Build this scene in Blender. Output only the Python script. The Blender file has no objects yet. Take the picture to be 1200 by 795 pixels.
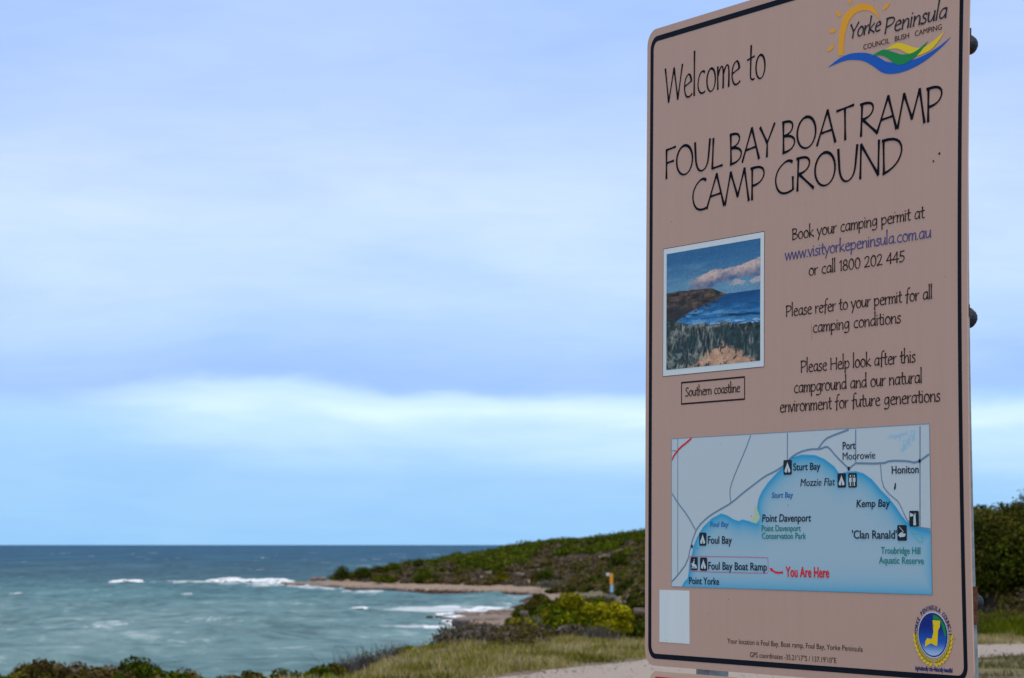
import bpy, bmesh, math, random
import numpy as np
from mathutils import Vector, Matrix

random.seed(7)
rng = np.random.default_rng(7)
sc = bpy.context.scene
COL = sc.collection

# ------------------------------------------------------------------ camera
EYE = 8.0                      # metres above the sea
PITCH = math.atan(241 / 3200)
cd = bpy.data.cameras.new('camera')
cam = bpy.data.objects.new('camera', cd)
COL.objects.link(cam)
cam.location = (0, 0, EYE)
cam.rotation_euler = (math.pi / 2 + PITCH, 0, 0)
cd.lens = 96.0
cd.sensor_width = 36.0
cd.sensor_fit = 'HORIZONTAL'
cd.clip_start = 0.1
cd.clip_end = 200000
cd.dof.use_dof = True
cd.dof.focus_distance = 5.9
cd.dof.aperture_fstop = 15.5
sc.camera = cam

# ------------------------------------------------------------------ light
SUN_VEC = Vector((0.10, -0.50, 0.86)).normalized()
SUN_EL = math.asin(SUN_VEC.z)
SUN_AZ = math.atan2(SUN_VEC.x, SUN_VEC.y)
sd = bpy.data.lights.new('sun', 'SUN')
sun = bpy.data.objects.new('sun', sd)
COL.objects.link(sun)
sun.rotation_euler = SUN_VEC.to_track_quat('Z', 'Y').to_euler()
sd.energy = 1.5
sd.angle = math.radians(12)
sd.color = (1.0, 0.93, 0.82)

sc.view_settings.view_transform = 'Standard'
sc.view_settings.look = 'None'
sc.view_settings.exposure = 0.0
sc.view_settings.gamma = 1.0
sc.view_settings.use_curve_mapping = False


def lin(c):
    c = c / 255.0
    return c / 12.92 if c <= 0.04045 else ((c + 0.055) / 1.055) ** 2.4


def L3(r, g, b):
    return (lin(r), lin(g), lin(b), 1.0)


class N:
    """small helper round a node tree"""
    def __init__(s, nt):
        s.nt = nt

    def n(s, t, **kw):
        nd = s.nt.nodes.new(t)
        for k, v in kw.items():
            if k.startswith('i_'):
                key = k[2:].replace('_', ' ')
                nd.inputs[key].default_value = v
            else:
                setattr(nd, k, v)
        return nd

    def l(s, a, b):
        s.nt.links.new(a, b)

    def math(s, op, a, b=None, c=None, clamp=False):
        nd = s.n('ShaderNodeMath', operation=op)
        nd.use_clamp = clamp
        for i, x in enumerate((a, b, c)):
            if x is None:
                continue
            if isinstance(x, (int, float)):
                nd.inputs[i].default_value = x
            else:
                s.l(x, nd.inputs[i])
        return nd.outputs[0]

    def ramp(s, fac, stops, interp='LINEAR'):
        nd = s.n('ShaderNodeValToRGB')
        cr = nd.color_ramp
        cr.interpolation = interp
        while len(cr.elements) < len(stops):
            cr.elements.new(0.5)
        for e, (p, c) in zip(cr.elements, stops):
            e.position = p
            e.color = c if len(c) == 4 else (*c, 1)
        s.l(fac, nd.inputs[0])
        return nd.outputs[0]

    def mix(s, fac, a, b, mode='MIX'):
        nd = s.n('ShaderNodeMix', data_type='RGBA', blend_type=mode)
        for sock, x in ((nd.inputs[0], fac), (nd.inputs[6], a), (nd.inputs[7], b)):
            if isinstance(x, (int, float)):
                sock.default_value = x
            elif isinstance(x, tuple):
                sock.default_value = x
            else:
                s.l(x, sock)
        return nd.outputs[2]

    def noise(s, vec, scale, detail=4, rough=0.55, dist=0.0):
        nd = s.n('ShaderNodeTexNoise')
        nd.inputs['Scale'].default_value = scale
        nd.inputs['Detail'].default_value = detail
        nd.inputs['Roughness'].default_value = rough
        nd.inputs['Distortion'].default_value = dist
        if vec is not None:
            s.l(vec, nd.inputs['Vector'])
        return nd.outputs[0]


# ------------------------------------------------------------------ world
world = bpy.data.worlds.new('World')
sc.world = world
world.use_nodes = True
w = N(world.node_tree)
world.node_tree.nodes.clear()
tc = w.n('ShaderNodeTexCoord')
sep = w.n('ShaderNodeSeparateXYZ')
w.l(tc.outputs['Generated'], sep.inputs[0])
Zc = w.math('MAXIMUM', sep.outputs[2], 0.0)
# layered cloud: warp the height with slow noise that is stretched sideways
mp = w.n('ShaderNodeMapping')
mp.inputs['Scale'].default_value = (6.0, 6.0, 26.0)
mp.inputs['Location'].default_value = (2.3, 0.7, 0.0)
w.l(tc.outputs['Generated'], mp.inputs[0])
n1 = w.noise(mp.outputs[0], 1.0, 5, 0.5, 0.3)
mp2 = w.n('ShaderNodeMapping')
mp2.inputs['Scale'].default_value = (4.5, 4.5, 13.0)
mp2.inputs['Rotation'].default_value = (0.0, 0.10, 0.0)
mp2.inputs['Location'].default_value = (5.0, 1.0, 1.7)
w.l(tc.outputs['Generated'], mp2.inputs[0])
n2 = w.noise(mp2.outputs[0], 1.6, 4, 0.5, 0.4)
amp = w.math('MINIMUM', w.math('MULTIPLY', Zc, 0.85), 0.075)
zw = w.math('MULTIPLY_ADD', w.math('SUBTRACT', n1, 0.5), amp, Zc)
zs = w.math('MULTIPLY', zw, 4.0)      # 0..0.25 -> 0..1
cloud = w.ramp(zs, [
    (0.00, L3(154, 206, 252)), (0.07, L3(161, 210, 254)), (0.125, L3(166, 212, 255)),
    (0.165, L3(172, 216, 255)), (0.19, L3(176, 218, 255)), (0.212, L3(172, 214, 255)),
    (0.232, L3(165, 203, 255)), (0.258, L3(164, 201, 255)), (0.31, L3(176, 212, 255)),
    (0.40, L3(201, 228, 255)), (0.51, L3(202, 227, 255)), (0.63, L3(184, 212, 255)),
    (0.80, L3(172, 203, 255)), (1.00, L3(178, 205, 253))], 'B_SPLINE')
# a long opening under the dark cloud deck where the sky behind shines through
az = w.math('DIVIDE', sep.outputs[0], w.math('MAXIMUM', w.math('ABSOLUTE', sep.outputs[1]), 0.05))
open_az = w.ramp(w.math('ADD', w.math('MULTIPLY_ADD', w.math('SUBTRACT', n1, 0.5), 0.12, az), 0.5),
                 [(0.33, (0, 0, 0)), (0.40, (1, 1, 1))], 'EASE')
zo = w.math('MULTIPLY_ADD', az, 0.12, zs)
open_z = w.ramp(zo, [(0.095, (0, 0, 0)), (0.165, (0.55, 0.55, 0.55)), (0.196, (1, 1, 1)), (0.209, (0.80, 0.80, 0.80)), (0.238, (0, 0, 0))], 'EASE')
opening = w.math('MULTIPLY', w.math('MULTIPLY', open_az, open_z), w.ramp(n1, [(0.30, (0.45, 0.45, 0.45)), (0.55, (1, 1, 1))]))
cloud = w.mix(opening, cloud, L3(224, 252, 255))
zen = w.ramp(Zc, [(0.22, (0, 0, 0)), (0.75, (1, 1, 1))])
cloud = w.mix(zen, cloud, L3(226, 230, 240))
# soft diagonal smudges of cloud
sm = w.ramp(n2, [(0.36, (0, 0, 0)), (0.66, (1, 1, 1))])
up = w.ramp(Zc, [(0.015, (0.25, 0.25, 0.25)), (0.10, (1, 1, 1))])
sky_a = w.mix(1.0, cloud, (0.945, 0.962, 1.0, 1), 'MULTIPLY')
sky_b = w.mix(1.0, cloud, (1.075, 1.035, 1.0, 1), 'MULTIPLY')
smv = w.math('MULTIPLY_ADD', w.math('SUBTRACT', sm, 0.5), up, 0.5)
cloud = w.mix(smv, sky_a, sky_b)
mp3 = w.n('ShaderNodeMapping')
mp3.inputs['Scale'].default_value = (14.0, 14.0, 75.0)
mp3.inputs['Rotation'].default_value = (0.0, 0.05, 0.0)
w.l(tc.outputs['Generated'], mp3.inputs[0])
n3 = w.noise(mp3.outputs[0], 1.0, 7, 0.62, 0.5)
cloud = w.mix(1.0, cloud, w.ramp(n3, [(0.35, (0.955, 0.965, 0.99)), (0.5, (1, 1, 1)), (0.68, (1.045, 1.03, 1.0))]), 'MULTIPLY')
nish = w.n('ShaderNodeTexSky', sky_type='NISHITA')
nish.sun_disc = False
nish.sun_elevation = SUN_EL
nish.sun_rotation = SUN_AZ
bg1 = w.n('ShaderNodeBackground')
w.l(cloud, bg1.inputs[0])
bg1.inputs[1].default_value = 1.04
bg2 = w.n('ShaderNodeBackground')
w.l(nish.outputs[0], bg2.inputs[0])
bg2.inputs[1].default_value = 0.08
mx = w.n('ShaderNodeMixShader')
mx.inputs[0].default_value = 0.04
w.l(bg1.outputs[0], mx.inputs[1])
w.l(bg2.outputs[0], mx.inputs[2])
out = w.n('ShaderNodeOutputWorld')
w.l(mx.outputs[0], out.inputs[0])


# ------------------------------------------------------------------ helpers
def prop(o, label=None, cat=None, group=None, kind=None):
    if label:
        o['label'] = label
    if cat:
        o['category'] = cat
    if group:
        o['group'] = group
    if kind:
        o['kind'] = kind
    return o


def empty(name, loc=(0, 0, 0), rot=(0, 0, 0), **kw):
    o = bpy.data.objects.new(name, None)
    COL.objects.link(o)
    o.location = loc
    o.rotation_euler = rot
    o.empty_display_size = 0.2
    return prop(o, **kw)


def link(name, me, mat=None, parent=None, **kw):
    o = bpy.data.objects.new(name, me)
    COL.objects.link(o)
    if mat:
        me.materials.append(mat)
    if parent:
        o.parent = parent
    return prop(o, **kw)


def np_mesh(name, v, f, smooth=False, col=None, attr='tint'):
    """v (n,3), f (m,k) index array with k constant; col (n,3) linear point colours"""
    me = bpy.data.meshes.new(name)
    v = np.asarray(v, dtype=np.float32)
    f = np.asarray(f, dtype=np.int32)
    k = f.shape[1]
    me.vertices.add(len(v))
    me.vertices.foreach_set('co', v.ravel())
    me.loops.add(f.size)
    me.loops.foreach_set('vertex_index', f.ravel())
    me.polygons.add(len(f))
    me.polygons.foreach_set('loop_start', np.arange(0, f.size, k, dtype=np.int32))
    me.polygons.foreach_set('loop_total', np.full(len(f), k, dtype=np.int32))
    me.polygons.foreach_set('use_smooth', np.full(len(f), bool(smooth)))
    if col is not None:
        a = me.attributes.new(attr, 'FLOAT_COLOR', 'POINT')
        c4 = np.ones((len(v), 4), dtype=np.float32)
        c4[:, :3] = col
        a.data.foreach_set('color', c4.ravel())
    me.update(calc_edges=True)
    me.validate()
    return me


def bm_mesh(name, bm, smooth=False):
    me = bpy.data.meshes.new(name)
    bmesh.ops.recalc_face_normals(bm, faces=bm.faces)
    bm.to_mesh(me)
    bm.free()
    if smooth:
        for p in me.polygons:
            p.use_smooth = True
    return me


def _hash(ix, iy, seed):
    h = (ix.astype(np.int64) * 374761393 + iy.astype(np.int64) * 668265263 + seed * 1442695041) & 0x7fffffff
    h = ((h ^ (h >> 13)) * 1274126177) & 0x7fffffff
    h = h ^ (h >> 16)
    return (h & 0xffff) / 65535.0


def vnoise(x, y, seed=0):
    x = np.asarray(x, float); y = np.asarray(y, float)
    ix = np.floor(x); iy = np.floor(y)
    fx = x - ix; fy = y - iy
    fx = fx * fx * (3 - 2 * fx); fy = fy * fy * (3 - 2 * fy)
    a = _hash(ix, iy, seed); b = _hash(ix + 1, iy, seed)
    c = _hash(ix, iy + 1, seed); d = _hash(ix + 1, iy + 1, seed)
    return (a * (1 - fx) + b * fx) * (1 - fy) + (c * (1 - fx) + d * fx) * fy


def fbm(x, y, oct=4, seed=0, gain=0.5):
    s = 0; a = 1.0; t = 0
    for i in range(oct):
        s = s + a * vnoise(np.asarray(x) * 2 ** i + 13.1 * i, np.asarray(y) * 2 ** i + 7.7 * i, seed + i)
        t += a
        a *= gain
    return s / t


def seg_dist(px, py, pts):
    """distance from points to an open polyline"""
    px = np.asarray(px, float); py = np.asarray(py, float)
    best = np.full(px.shape, 1e9)
    for (x0, y0), (x1, y1) in zip(pts[:-1], pts[1:]):
        dx, dy = x1 - x0, y1 - y0
        t = np.clip(((px - x0) * dx + (py - y0) * dy) / (dx * dx + dy * dy + 1e-12), 0, 1)
        best = np.minimum(best, np.hypot(px - x0 - t * dx, py - y0 - t * dy))
    return best


def inside(px, py, poly):
    px = np.asarray(px, float); py = np.asarray(py, float)
    r = np.zeros(px.shape, bool)
    n = len(poly)
    for i in range(n):
        x0, y0 = poly[i]; x1, y1 = poly[(i + 1) % n]
        c = ((y0 > py) != (y1 > py)) & (px < (x1 - x0) * (py - y0) / (y1 - y0 + 1e-12) + x0)
        r ^= c
    return r


def sdist(px, py, poly):
    d = seg_dist(px, py, list(poly) + [poly[0]])
    return np.where(inside(px, py, poly), d, -d)


# ------------------------------------------------------------------ materials
def mat(name):
    m = bpy.data.materials.new(name)
    m.use_nodes = True
    nt = m.node_tree
    nt.nodes.clear()
    k = N(nt)
    bs = k.n('ShaderNodeBsdfPrincipled')
    o = k.n('ShaderNodeOutputMaterial')
    k.l(bs.outputs[0], o.inputs[0])
    return m, k, bs, o


def simple(name, color, rough=0.5, metal=0.0, var=0.08, scale=30.0, bump=0.0, spec=0.5):
    m, k, bs, o = mat(name)
    t = k.n('ShaderNodeTexCoord')
    nz = k.noise(t.outputs['Object'], scale, 5, 0.6)
    lo = tuple(c * (1 - var) for c in color[:3]) + (1,)
    hi = tuple(min(1, c * (1 + var)) for c in color[:3]) + (1,)
    c = k.ramp(nz, [(0.3, lo), (0.7, hi)])
    k.l(c, bs.inputs['Base Color'])
    bs.inputs['Roughness'].default_value = rough
    bs.inputs['Metallic'].default_value = metal
    bs.inputs['Specular IOR Level'].default_value = spec
    if bump:
        b = k.n('ShaderNodeBump')
        b.inputs['Strength'].default_value = bump
        b.inputs['Distance'].default_value = 0.01
        k.l(nz, b.inputs['Height'])
        k.l(b.outputs[0], bs.inputs['Normal'])
    return m


# the light that falls on the sign face, used to turn colours read off the
# picture into real print colours
KS = (0.50, 0.565, 0.69)


def ink(r, g, b):
    return (min(.95, lin(r) / KS[0]), min(.95, lin(g) / KS[1]), min(.95, lin(b) / KS[2]), 1.0)


def sign_mat(name, color, rough=0.38, var=0.03, spec=0.12):
    m, k, bs, o = mat(name)
    t = k.n('ShaderNodeTexCoord')
    big = k.noise(t.outputs['Object'], 2.2, 4, 0.6)
    fine = k.noise(t.outputs['Object'], 160.0, 3, 0.6)
    mp_ = k.n('ShaderNodeMapping')
    mp_.inputs['Scale'].default_value = (45, 45, 2.5)
    k.l(t.outputs['Object'], mp_.inputs[0])
    run = k.noise(mp_.outputs[0], 1.0, 4, 0.6)        # rain-washed dust, running down the board
    a = k.math('MULTIPLY_ADD', k.math('SUBTRACT', big, 0.5), var * 1.0, 1.0)
    a = k.math('MULTIPLY_ADD', k.math('SUBTRACT', fine, 0.5), var * 0.9, a)
    a = k.math('MULTIPLY_ADD', k.math('SUBTRACT', run, 0.5), var * 2.6, a)
    cmb = k.n('ShaderNodeCombineColor')
    for i in range(3):
        k.l(a, cmb.inputs[i])
    c = k.mix(1.0, color, cmb.outputs[0], 'MULTIPLY')
    k.l(c, bs.inputs['Base Color'])
    bs.inputs['Roughness'].default_value = rough
    bs.inputs['Specular IOR Level'].default_value = spec
    return m


def tint_mat(name, rough=0.6, spec=0.3, mul=1.0, trans=0.0, sat=None, coat=None):
    """colour stored on the mesh itself, one tone per leaf / print cell"""
    m, k, bs, o = mat(name)
    a = k.n('ShaderNodeAttribute')
    a.attribute_name = 'tint'
    c = a.outputs['Color']
    if mul != 1.0:
        c = k.mix(1.0, c, (mul, mul, mul, 1), 'MULTIPLY')
    k.l(c, bs.inputs['Base Color'])
    bs.inputs['Roughness'].default_value = rough
    bs.inputs['Specular IOR Level'].default_value = spec
    if trans:
        tr = k.n('ShaderNodeBsdfTranslucent')
        k.l(c, tr.inputs[0])
        ms = k.n('ShaderNodeMixShader')
        ms.inputs[0].default_value = trans
        k.l(bs.outputs[0], ms.inputs[1])
        k.l(tr.outputs[0], ms.inputs[2])
        k.l(ms.outputs[0], o.inputs[0])
    return m


M_LEAF = tint_mat('leaf', 0.7, 0.04, trans=0.25)
M_GRASS = tint_mat('dry_grass', 0.8, 0.03, trans=0.3)
M_PRINT = tint_mat('printed_colour', 0.4, 0.12)
M_STEM = simple('bark', (0.10, 0.075, 0.055, 1), 0.9, var=0.4, scale=12, bump=0.4)

# ================================================================== GROUND SHAPE
ROAD_FAR = [(-16, 9), (-6, 23), (-0.25, 32.6), (1.9, 38.3), (4.6, 42.6), (7.9, 45.9), (13, 49.5), (22, 53.5), (48, 60)]
ROAD_NEAR = [(-13, 3), (-1.5, 18.5), (2.2, 28.0), (4.0, 33.6), (5.4, 36.9), (7.2, 39.6), (12, 43.6), (22, 47.6), (48, 54)]
# line along the top of the bank, land on its right
EDGE = [(-400, 6), (-60, 18), (-12, 24), (-4, 27), (-1.75, 34), (-1.25, 44), (-1.0, 50), (-0.9, 58), (-0.4, 76), (0.3, 102), (3, 150),
        (5.0, 200), (6.5, 260), (5.5, 330), (5, 400), (30, 470), (400, 640)]
LAND = EDGE + [(400, -60), (-400, -60)]
HEAD = [(-43, 512), (-38, 498), (-30.5, 480), (-24, 470), (-17, 452), (-9, 444), (-4, 437), (1.5, 427), (3, 408), (12, 395), (60, 392),
        (400, 400), (400, 800), (60, 700), (0, 600), (-24, 545), (-36, 524)]
POINT = [(-3.6, 300), (-5.0, 286), (-5.2, 272), (-4.4, 261), (0, 250), (8, 250), (9, 300), (4, 316), (0.5, 316), (-1.5, 308)]


BENCH = [(-60, 31), (-16, 40.5), (-3.5, 42.0), (-2.0, 42), (-1, 30), (-1, -40), (-60, -40)]


def terr(x, y):
    x = np.asarray(x, float); y = np.asarray(y, float)
    inl = np.interp(y, [-50, 42, 50, 58, 68, 90, 120, 190, 300, 380, 430, 520],
                    [6.4, 6.4, 6.25, 5.95, 5.55, 5.2, 4.7, 3.95, 2.2, 1.3, 1.0, 0.5])
    # the land rises a little towards the right, where the thicket stands
    inl = inl + np.clip((x - 6) / 10, 0, 1) * np.interp(y, [0, 48, 70, 100, 300], [0, 0, .85, 1.2, 3])
    sdl = sdist(x, y, LAND)
    rel = 0.16 * (fbm(x / 3.1, y / 3.1, 3, 3) - 0.5) * np.clip((sdl - 0.5) / 3, 0, 1) * np.clip((y - 46) / 12, 0, 1)
    za = inl + np.minimum(sdl, 0) * np.interp(y, [0, 60, 150, 260, 300], [0.45, 0.42, 0.3, 0.3, 0.3]) + rel
    sb = sdist(x, y, BENCH)
    za = np.maximum(za, 5.72 + np.minimum(sb, 0) * 0.55)
    za = np.maximum(za, -2.0)
    sh = sdist(x + 2.2 * (fbm(x / 6, y / 6, 3, 11) - .5), y + 5 * (fbm(x / 7, y / 7, 3, 12) - .5), HEAD)
    ridge = np.interp(x, [-45, -36, -30, -20, -9.4, 0, 9.4, 16, 25, 62, 400], [0.8, 1.2, 2.3, 3.4, 5.6, 7.1, 7.9, 8.4, 9.3, 12.5, 14])
    slope = np.where(sh < 1.2, sh * 0.75, np.where(sh < 9, 0.9 + (sh - 1.2) * 0.06, 1.37 + (sh - 9) * 0.19))
    und = (fbm(x / 14, y / 14, 3, 5) - 0.5) * 1.6 * np.clip((sh - 10) / 15, 0, 1)
    rock = (fbm(x / 1.7, y / 2.6, 3, 9) - 0.5) * 0.7 * np.clip((6 - np.abs(sh - 3)) / 4, 0, 1)
    zh = np.minimum(ridge + 0.3 * und + 1.1 * (fbm(x / 4.2, y / 9, 2, 15) - 0.5) * np.clip((x + 30) / 15, 0, 1), slope + und) + rock
    zh = np.where(sh < 0, sh * 0.35, zh)
    zh = np.maximum(zh, -2.0)
    sp = sdist(x + 1.5 * (fbm(x / 2.5, y / 2.5, 3, 21) - .5), y + 6 * (fbm(x / 3, y / 3, 3, 22) - .5), POINT)
    zp = np.where(sp < 0.7, sp * 1.3, 0.9 + (sp - .7) * 0.10) + (fbm(x / 1.1, y / 1.6, 3, 25) - .5) * 0.6 * np.clip(sp, 0, 1)
    zp = np.minimum(zp, 0.75)
    zp = np.maximum(zp, -2.0)
    return np.maximum(np.maximum(za, zh), zp)


def ground_sheet(name, xs, ys, material, lower=0.0):
    X, Y = np.meshgrid(xs, ys)
    Z = terr(X, Y) - lower
    v = np.stack([X.ravel(), Y.ravel(), Z.ravel()], 1)
    nx, ny = len(xs), len(ys)
    i = (np.arange(ny - 1)[:, None] * nx + np.arange(nx - 1)[None, :]).ravel()
    f = np.stack([i, i + 1, i + nx + 1, i + nx], 1)
    z4 = Z.ravel()[f].max(1)
    f = f[z4 > -1.9]
    me = np_mesh(name, v, f, True)
    return link(name, me, material, kind='structure')


def axis(segs):
    out_ = []
    for a, b, st in segs:
        out_ += list(np.arange(a, b, st))
    out_.append(segs[-1][1])
    return np.array(out_)


# ground material: sandy soil, dry grass, green patches, darker rock close to sea level
m, k, bs, o = mat('coastal_ground')
geo = k.n('ShaderNodeNewGeometry')
P = geo.outputs['Position']
spx = k.n('ShaderNodeSeparateXYZ')
k.l(P, spx.inputs[0])
big = k.noise(P, 0.22, 5, 0.6)
mid = k.noise(P, 1.4, 5, 0.6)
fine = k.noise(P, 14.0, 4, 0.7)
soil = k.ramp(fine, [(0.3, (0.13, 0.098, 0.070)), (0.7, (0.26, 0.20, 0.155))])
grassy = k.ramp(mid, [(0.3, (0.075, 0.08, 0.032)), (0.55, (0.17, 0.155, 0.065)), (0.75, (0.24, 0.20, 0.11))])
farG = k.ramp(k.math('DIVIDE', spx.outputs[1], 500.0), [(0.5, (1, 1, 1)), (0.7, (0.12, 0.12, 0.12))])
c = k.mix(k.math('MULTIPLY', farG, k.ramp(big, [(0.42, (0, 0, 0)), (0.56, (1, 1, 1))])), soil, grassy)
sand = k.ramp(mid, [(0.3, (0.23, 0.165, 0.12)), (0.7, (0.40, 0.31, 0.235))])
lowz = k.math('MULTIPLY_ADD', k.math('SUBTRACT', mid, 0.5), 1.0, spx.outputs[2])
farY = k.ramp(k.math('DIVIDE', spx.outputs[1], 500.0), [(0.36, (0, 0, 0)), (0.42, (1, 1, 1))])
sandf = k.math('MULTIPLY', farY, k.ramp(k.math('DIVIDE', lowz, 10.0), [(0.22, (1, 1, 1)), (0.30, (0, 0, 0))]))
c = k.mix(sandf, c, sand)
rockc = k.ramp(mid, [(0.25, (0.018, 0.010, 0.009)), (0.5, (0.055, 0.030, 0.024)), (0.8, (0.16, 0.10, 0.075))])
c = k.mix(k.ramp(lowz, [(0.45, (1, 1, 1)), (0.80, (0, 0, 0))]), c, rockc)
k.l(c, bs.inputs['Base Color'])
bs.inputs['Roughness'].default_value = 0.95
bs.inputs['Specular IOR Level'].default_value = 0.1
b = k.n('ShaderNodeBump'); b.inputs['Strength'].default_value = 0.7; b.inputs['Distance'].default_value = 0.05
k.l(fine, b.inputs['Height']); k.l(b.outputs[0], bs.inputs['Normal'])
M_GROUND = m

ground_sheet('ground',
             axis([(-400, -60, 20), (-60, -14, 2), (-14, 24, 0.5), (24, 60, 2), (60, 400, 20)]),
             axis([(-60, 24, 6), (24, 110, 0.7), (110, 240, 2.0), (240, 340, 0.9)]), M_GROUND)
ground_sheet('headland',
             axis([(-60, 34, 0.6), (34, 70, 2), (70, 400, 15)]),
             axis([(340, 384, 2.0), (384, 560, 0.8), (560, 820, 10)]), M_GROUND)

# ------------------------------------------------------------------ gravel road
m, k, bs, o = mat('pale_gravel')
geo = k.n('ShaderNodeNewGeometry')
P = geo.outputs['Position']
fine = k.noise(P, 22.0, 6, 0.7)
mpx = k.n('ShaderNodeMapping'); mpx.inputs['Rotation'].default_value = (0, 0, 0.85); mpx.inputs['Scale'].default_value = (0.25, 1.6, 1)
k.l(P, mpx.inputs[0])
mid = k.noise(mpx.outputs[0], 1.0, 5, 0.6)
c = k.ramp(fine, [(0.25, (0.26, 0.215, 0.175)), (0.75, (0.46, 0.395, 0.34))])
c = k.mix(k.ramp(mid, [(0.35, (0, 0, 0)), (0.7, (1, 1, 1))]), c, (0.36, 0.285, 0.23, 1))
k.l(c, bs.inputs['Base Color'])
bs.inputs['Roughness'].default_value = 0.95
b = k.n('ShaderNodeBump'); b.inputs['Strength'].default_value = 0.8; b.inputs['Distance'].default_value = 0.02
k.l(fine, b.inputs['Height']); k.l(b.outputs[0], bs.inputs['Normal'])
M_ROAD = m


def resample(pts, n):
    pts = np.array(pts, float)
    s = np.r_[0, np.cumsum(np.hypot(*np.diff(pts, axis=0).T))]
    q = np.linspace(0, s[-1], n)
    return np.stack([np.interp(q, s, pts[:, i]) for i in range(2)], 1)


n_, mcol = 160, 14
fa, ne = resample(ROAD_FAR, n_), resample(ROAD_NEAR, n_)
tt = np.linspace(0, 1, mcol)[None, :, None]
G = fa[:, None] * (1 - tt) + ne[:, None] * tt
edge_wob = (fbm(G[:, 0, 0] * 1.3, G[:, 0, 1] * 1.3, 3, 31) - .5) * 0.9
nrm = (fa - ne) / np.linalg.norm(fa - ne, axis=1, keepdims=True)
G[:, 0] += nrm * edge_wob[:, None]
edge_wob = (fbm(G[:, -1, 0] * 1.3, G[:, -1, 1] * 1.3, 3, 33) - .5) * 0.9
G[:, -1] += nrm * edge_wob[:, None]
gx, gy = G[..., 0].ravel(), G[..., 1].ravel()
gz = terr(gx, gy) + 0.012
v = np.stack([gx, gy, gz], 1)
i = (np.arange(n_ - 1)[:, None] * mcol + np.arange(mcol - 1)[None, :]).ravel()
link('road', np_mesh('road', v, np.stack([i, i + mcol, i + mcol + 1, i + 1], 1), True), M_ROAD, kind='structure')

# ------------------------------------------------------------------ water
m, k, bs, o = mat('sea_water')
geo = k.n('ShaderNodeNewGeometry')
P = geo.outputs['Position']
spx = k.n('ShaderNodeSeparateXYZ'); k.l(P, spx.inputs[0])
mpx = k.n('ShaderNodeMapping'); mpx.inputs['Scale'].default_value = (0.018, 0.045, 0.0)
k.l(P, mpx.inputs[0])
patch = k.noise(mpx.outputs[0], 1.0, 5, 0.6, 0.4)
dist = k.math('DIVIDE', spx.outputs[1], 2600.0)
dist = k.math('MULTIPLY_ADD', k.math('SUBTRACT', patch, 0.5), k.math('MULTIPLY', dist, 0.8), dist)
deep = k.ramp(dist, [(0.05, (0.130, 0.245, 0.250)), (0.12, (0.112, 0.225, 0.245)), (0.19, (0.060, 0.175, 0.205)),
                     (0.26, (0.032, 0.110, 0.155)), (0.6, (0.012, 0.088, 0.160)), (1.0, (0.010, 0.085, 0.165))])
tint = k.ramp(patch, [(0.3, (0.72, 0.80, 0.84)), (0.7, (1.22, 1.14, 1.10))])
c = k.mix(1.0, deep, tint, 'MULTIPLY')
# froth streaks and small whitecaps: real foam on the surface
mpf = k.n('ShaderNodeMapping'); mpf.inputs['Scale'].default_value = (0.10, 0.16, 0.0)
k.l(P, mpf.inputs[0])
fo = k.noise(mpf.outputs[0], 1.0, 7, 0.68, 0.6)
foam = k.ramp(fo, [(0.72, (0, 0, 0)), (0.80, (0.5, 0.5, 0.5))])
mpg = k.n('ShaderNodeMapping'); mpg.inputs['Scale'].default_value = (0.05, 0.035, 0.0); mpg.inputs['Location'].default_value = (4, 9, 0)
k.l(P, mpg.inputs[0])
fo2 = k.noise(mpg.outputs[0], 1.0, 6, 0.6, 0.5)
thin = k.ramp(fo2, [(0.5, (0, 0, 0)), (0.72, (0.16, 0.16, 0.16))])
neary = k.ramp(k.math('DIVIDE', spx.outputs[1], 1000.0), [(0.3, (1, 1, 1)), (0.62, (0, 0, 0))])
foam = k.math('MULTIPLY', foam, k.ramp(k.math('DIVIDE', spx.outputs[1], 4000.0), [(0.10, (1, 1, 1)), (0.5, (0.35, 0.35, 0.35))]))
foam = k.math('MAXIMUM', foam, k.math('MULTIPLY', thin, neary))
# wave light and shade painted into the colour, plus greener crests and thin froth
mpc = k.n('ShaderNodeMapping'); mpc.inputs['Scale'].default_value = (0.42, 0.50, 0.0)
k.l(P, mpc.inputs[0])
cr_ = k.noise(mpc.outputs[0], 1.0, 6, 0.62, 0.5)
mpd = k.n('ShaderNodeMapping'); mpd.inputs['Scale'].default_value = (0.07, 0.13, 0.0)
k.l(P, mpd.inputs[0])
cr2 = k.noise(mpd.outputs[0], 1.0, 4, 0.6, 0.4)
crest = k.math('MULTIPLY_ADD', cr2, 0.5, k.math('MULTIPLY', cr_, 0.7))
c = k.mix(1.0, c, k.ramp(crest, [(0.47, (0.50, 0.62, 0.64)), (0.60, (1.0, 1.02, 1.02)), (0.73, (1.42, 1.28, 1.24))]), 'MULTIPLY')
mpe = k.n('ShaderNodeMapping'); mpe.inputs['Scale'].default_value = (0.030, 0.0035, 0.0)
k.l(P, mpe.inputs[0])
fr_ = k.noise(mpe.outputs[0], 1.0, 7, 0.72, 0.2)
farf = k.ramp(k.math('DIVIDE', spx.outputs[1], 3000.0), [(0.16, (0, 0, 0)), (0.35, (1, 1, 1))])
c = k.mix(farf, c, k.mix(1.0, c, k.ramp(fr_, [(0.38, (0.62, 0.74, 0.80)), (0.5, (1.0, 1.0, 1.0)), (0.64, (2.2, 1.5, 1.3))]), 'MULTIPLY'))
at_ = k.n('ShaderNodeAttribute'); at_.attribute_name = 'froth'
lace = k.noise(P, 0.55, 8, 0.72, 0.6)
lc = k.math('SUBTRACT', k.math('MULTIPLY_ADD', at_.outputs['Fac'], 0.75, lace), 0.92)
lc = k.math('MULTIPLY', lc, 9.0, clamp=True)
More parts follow.
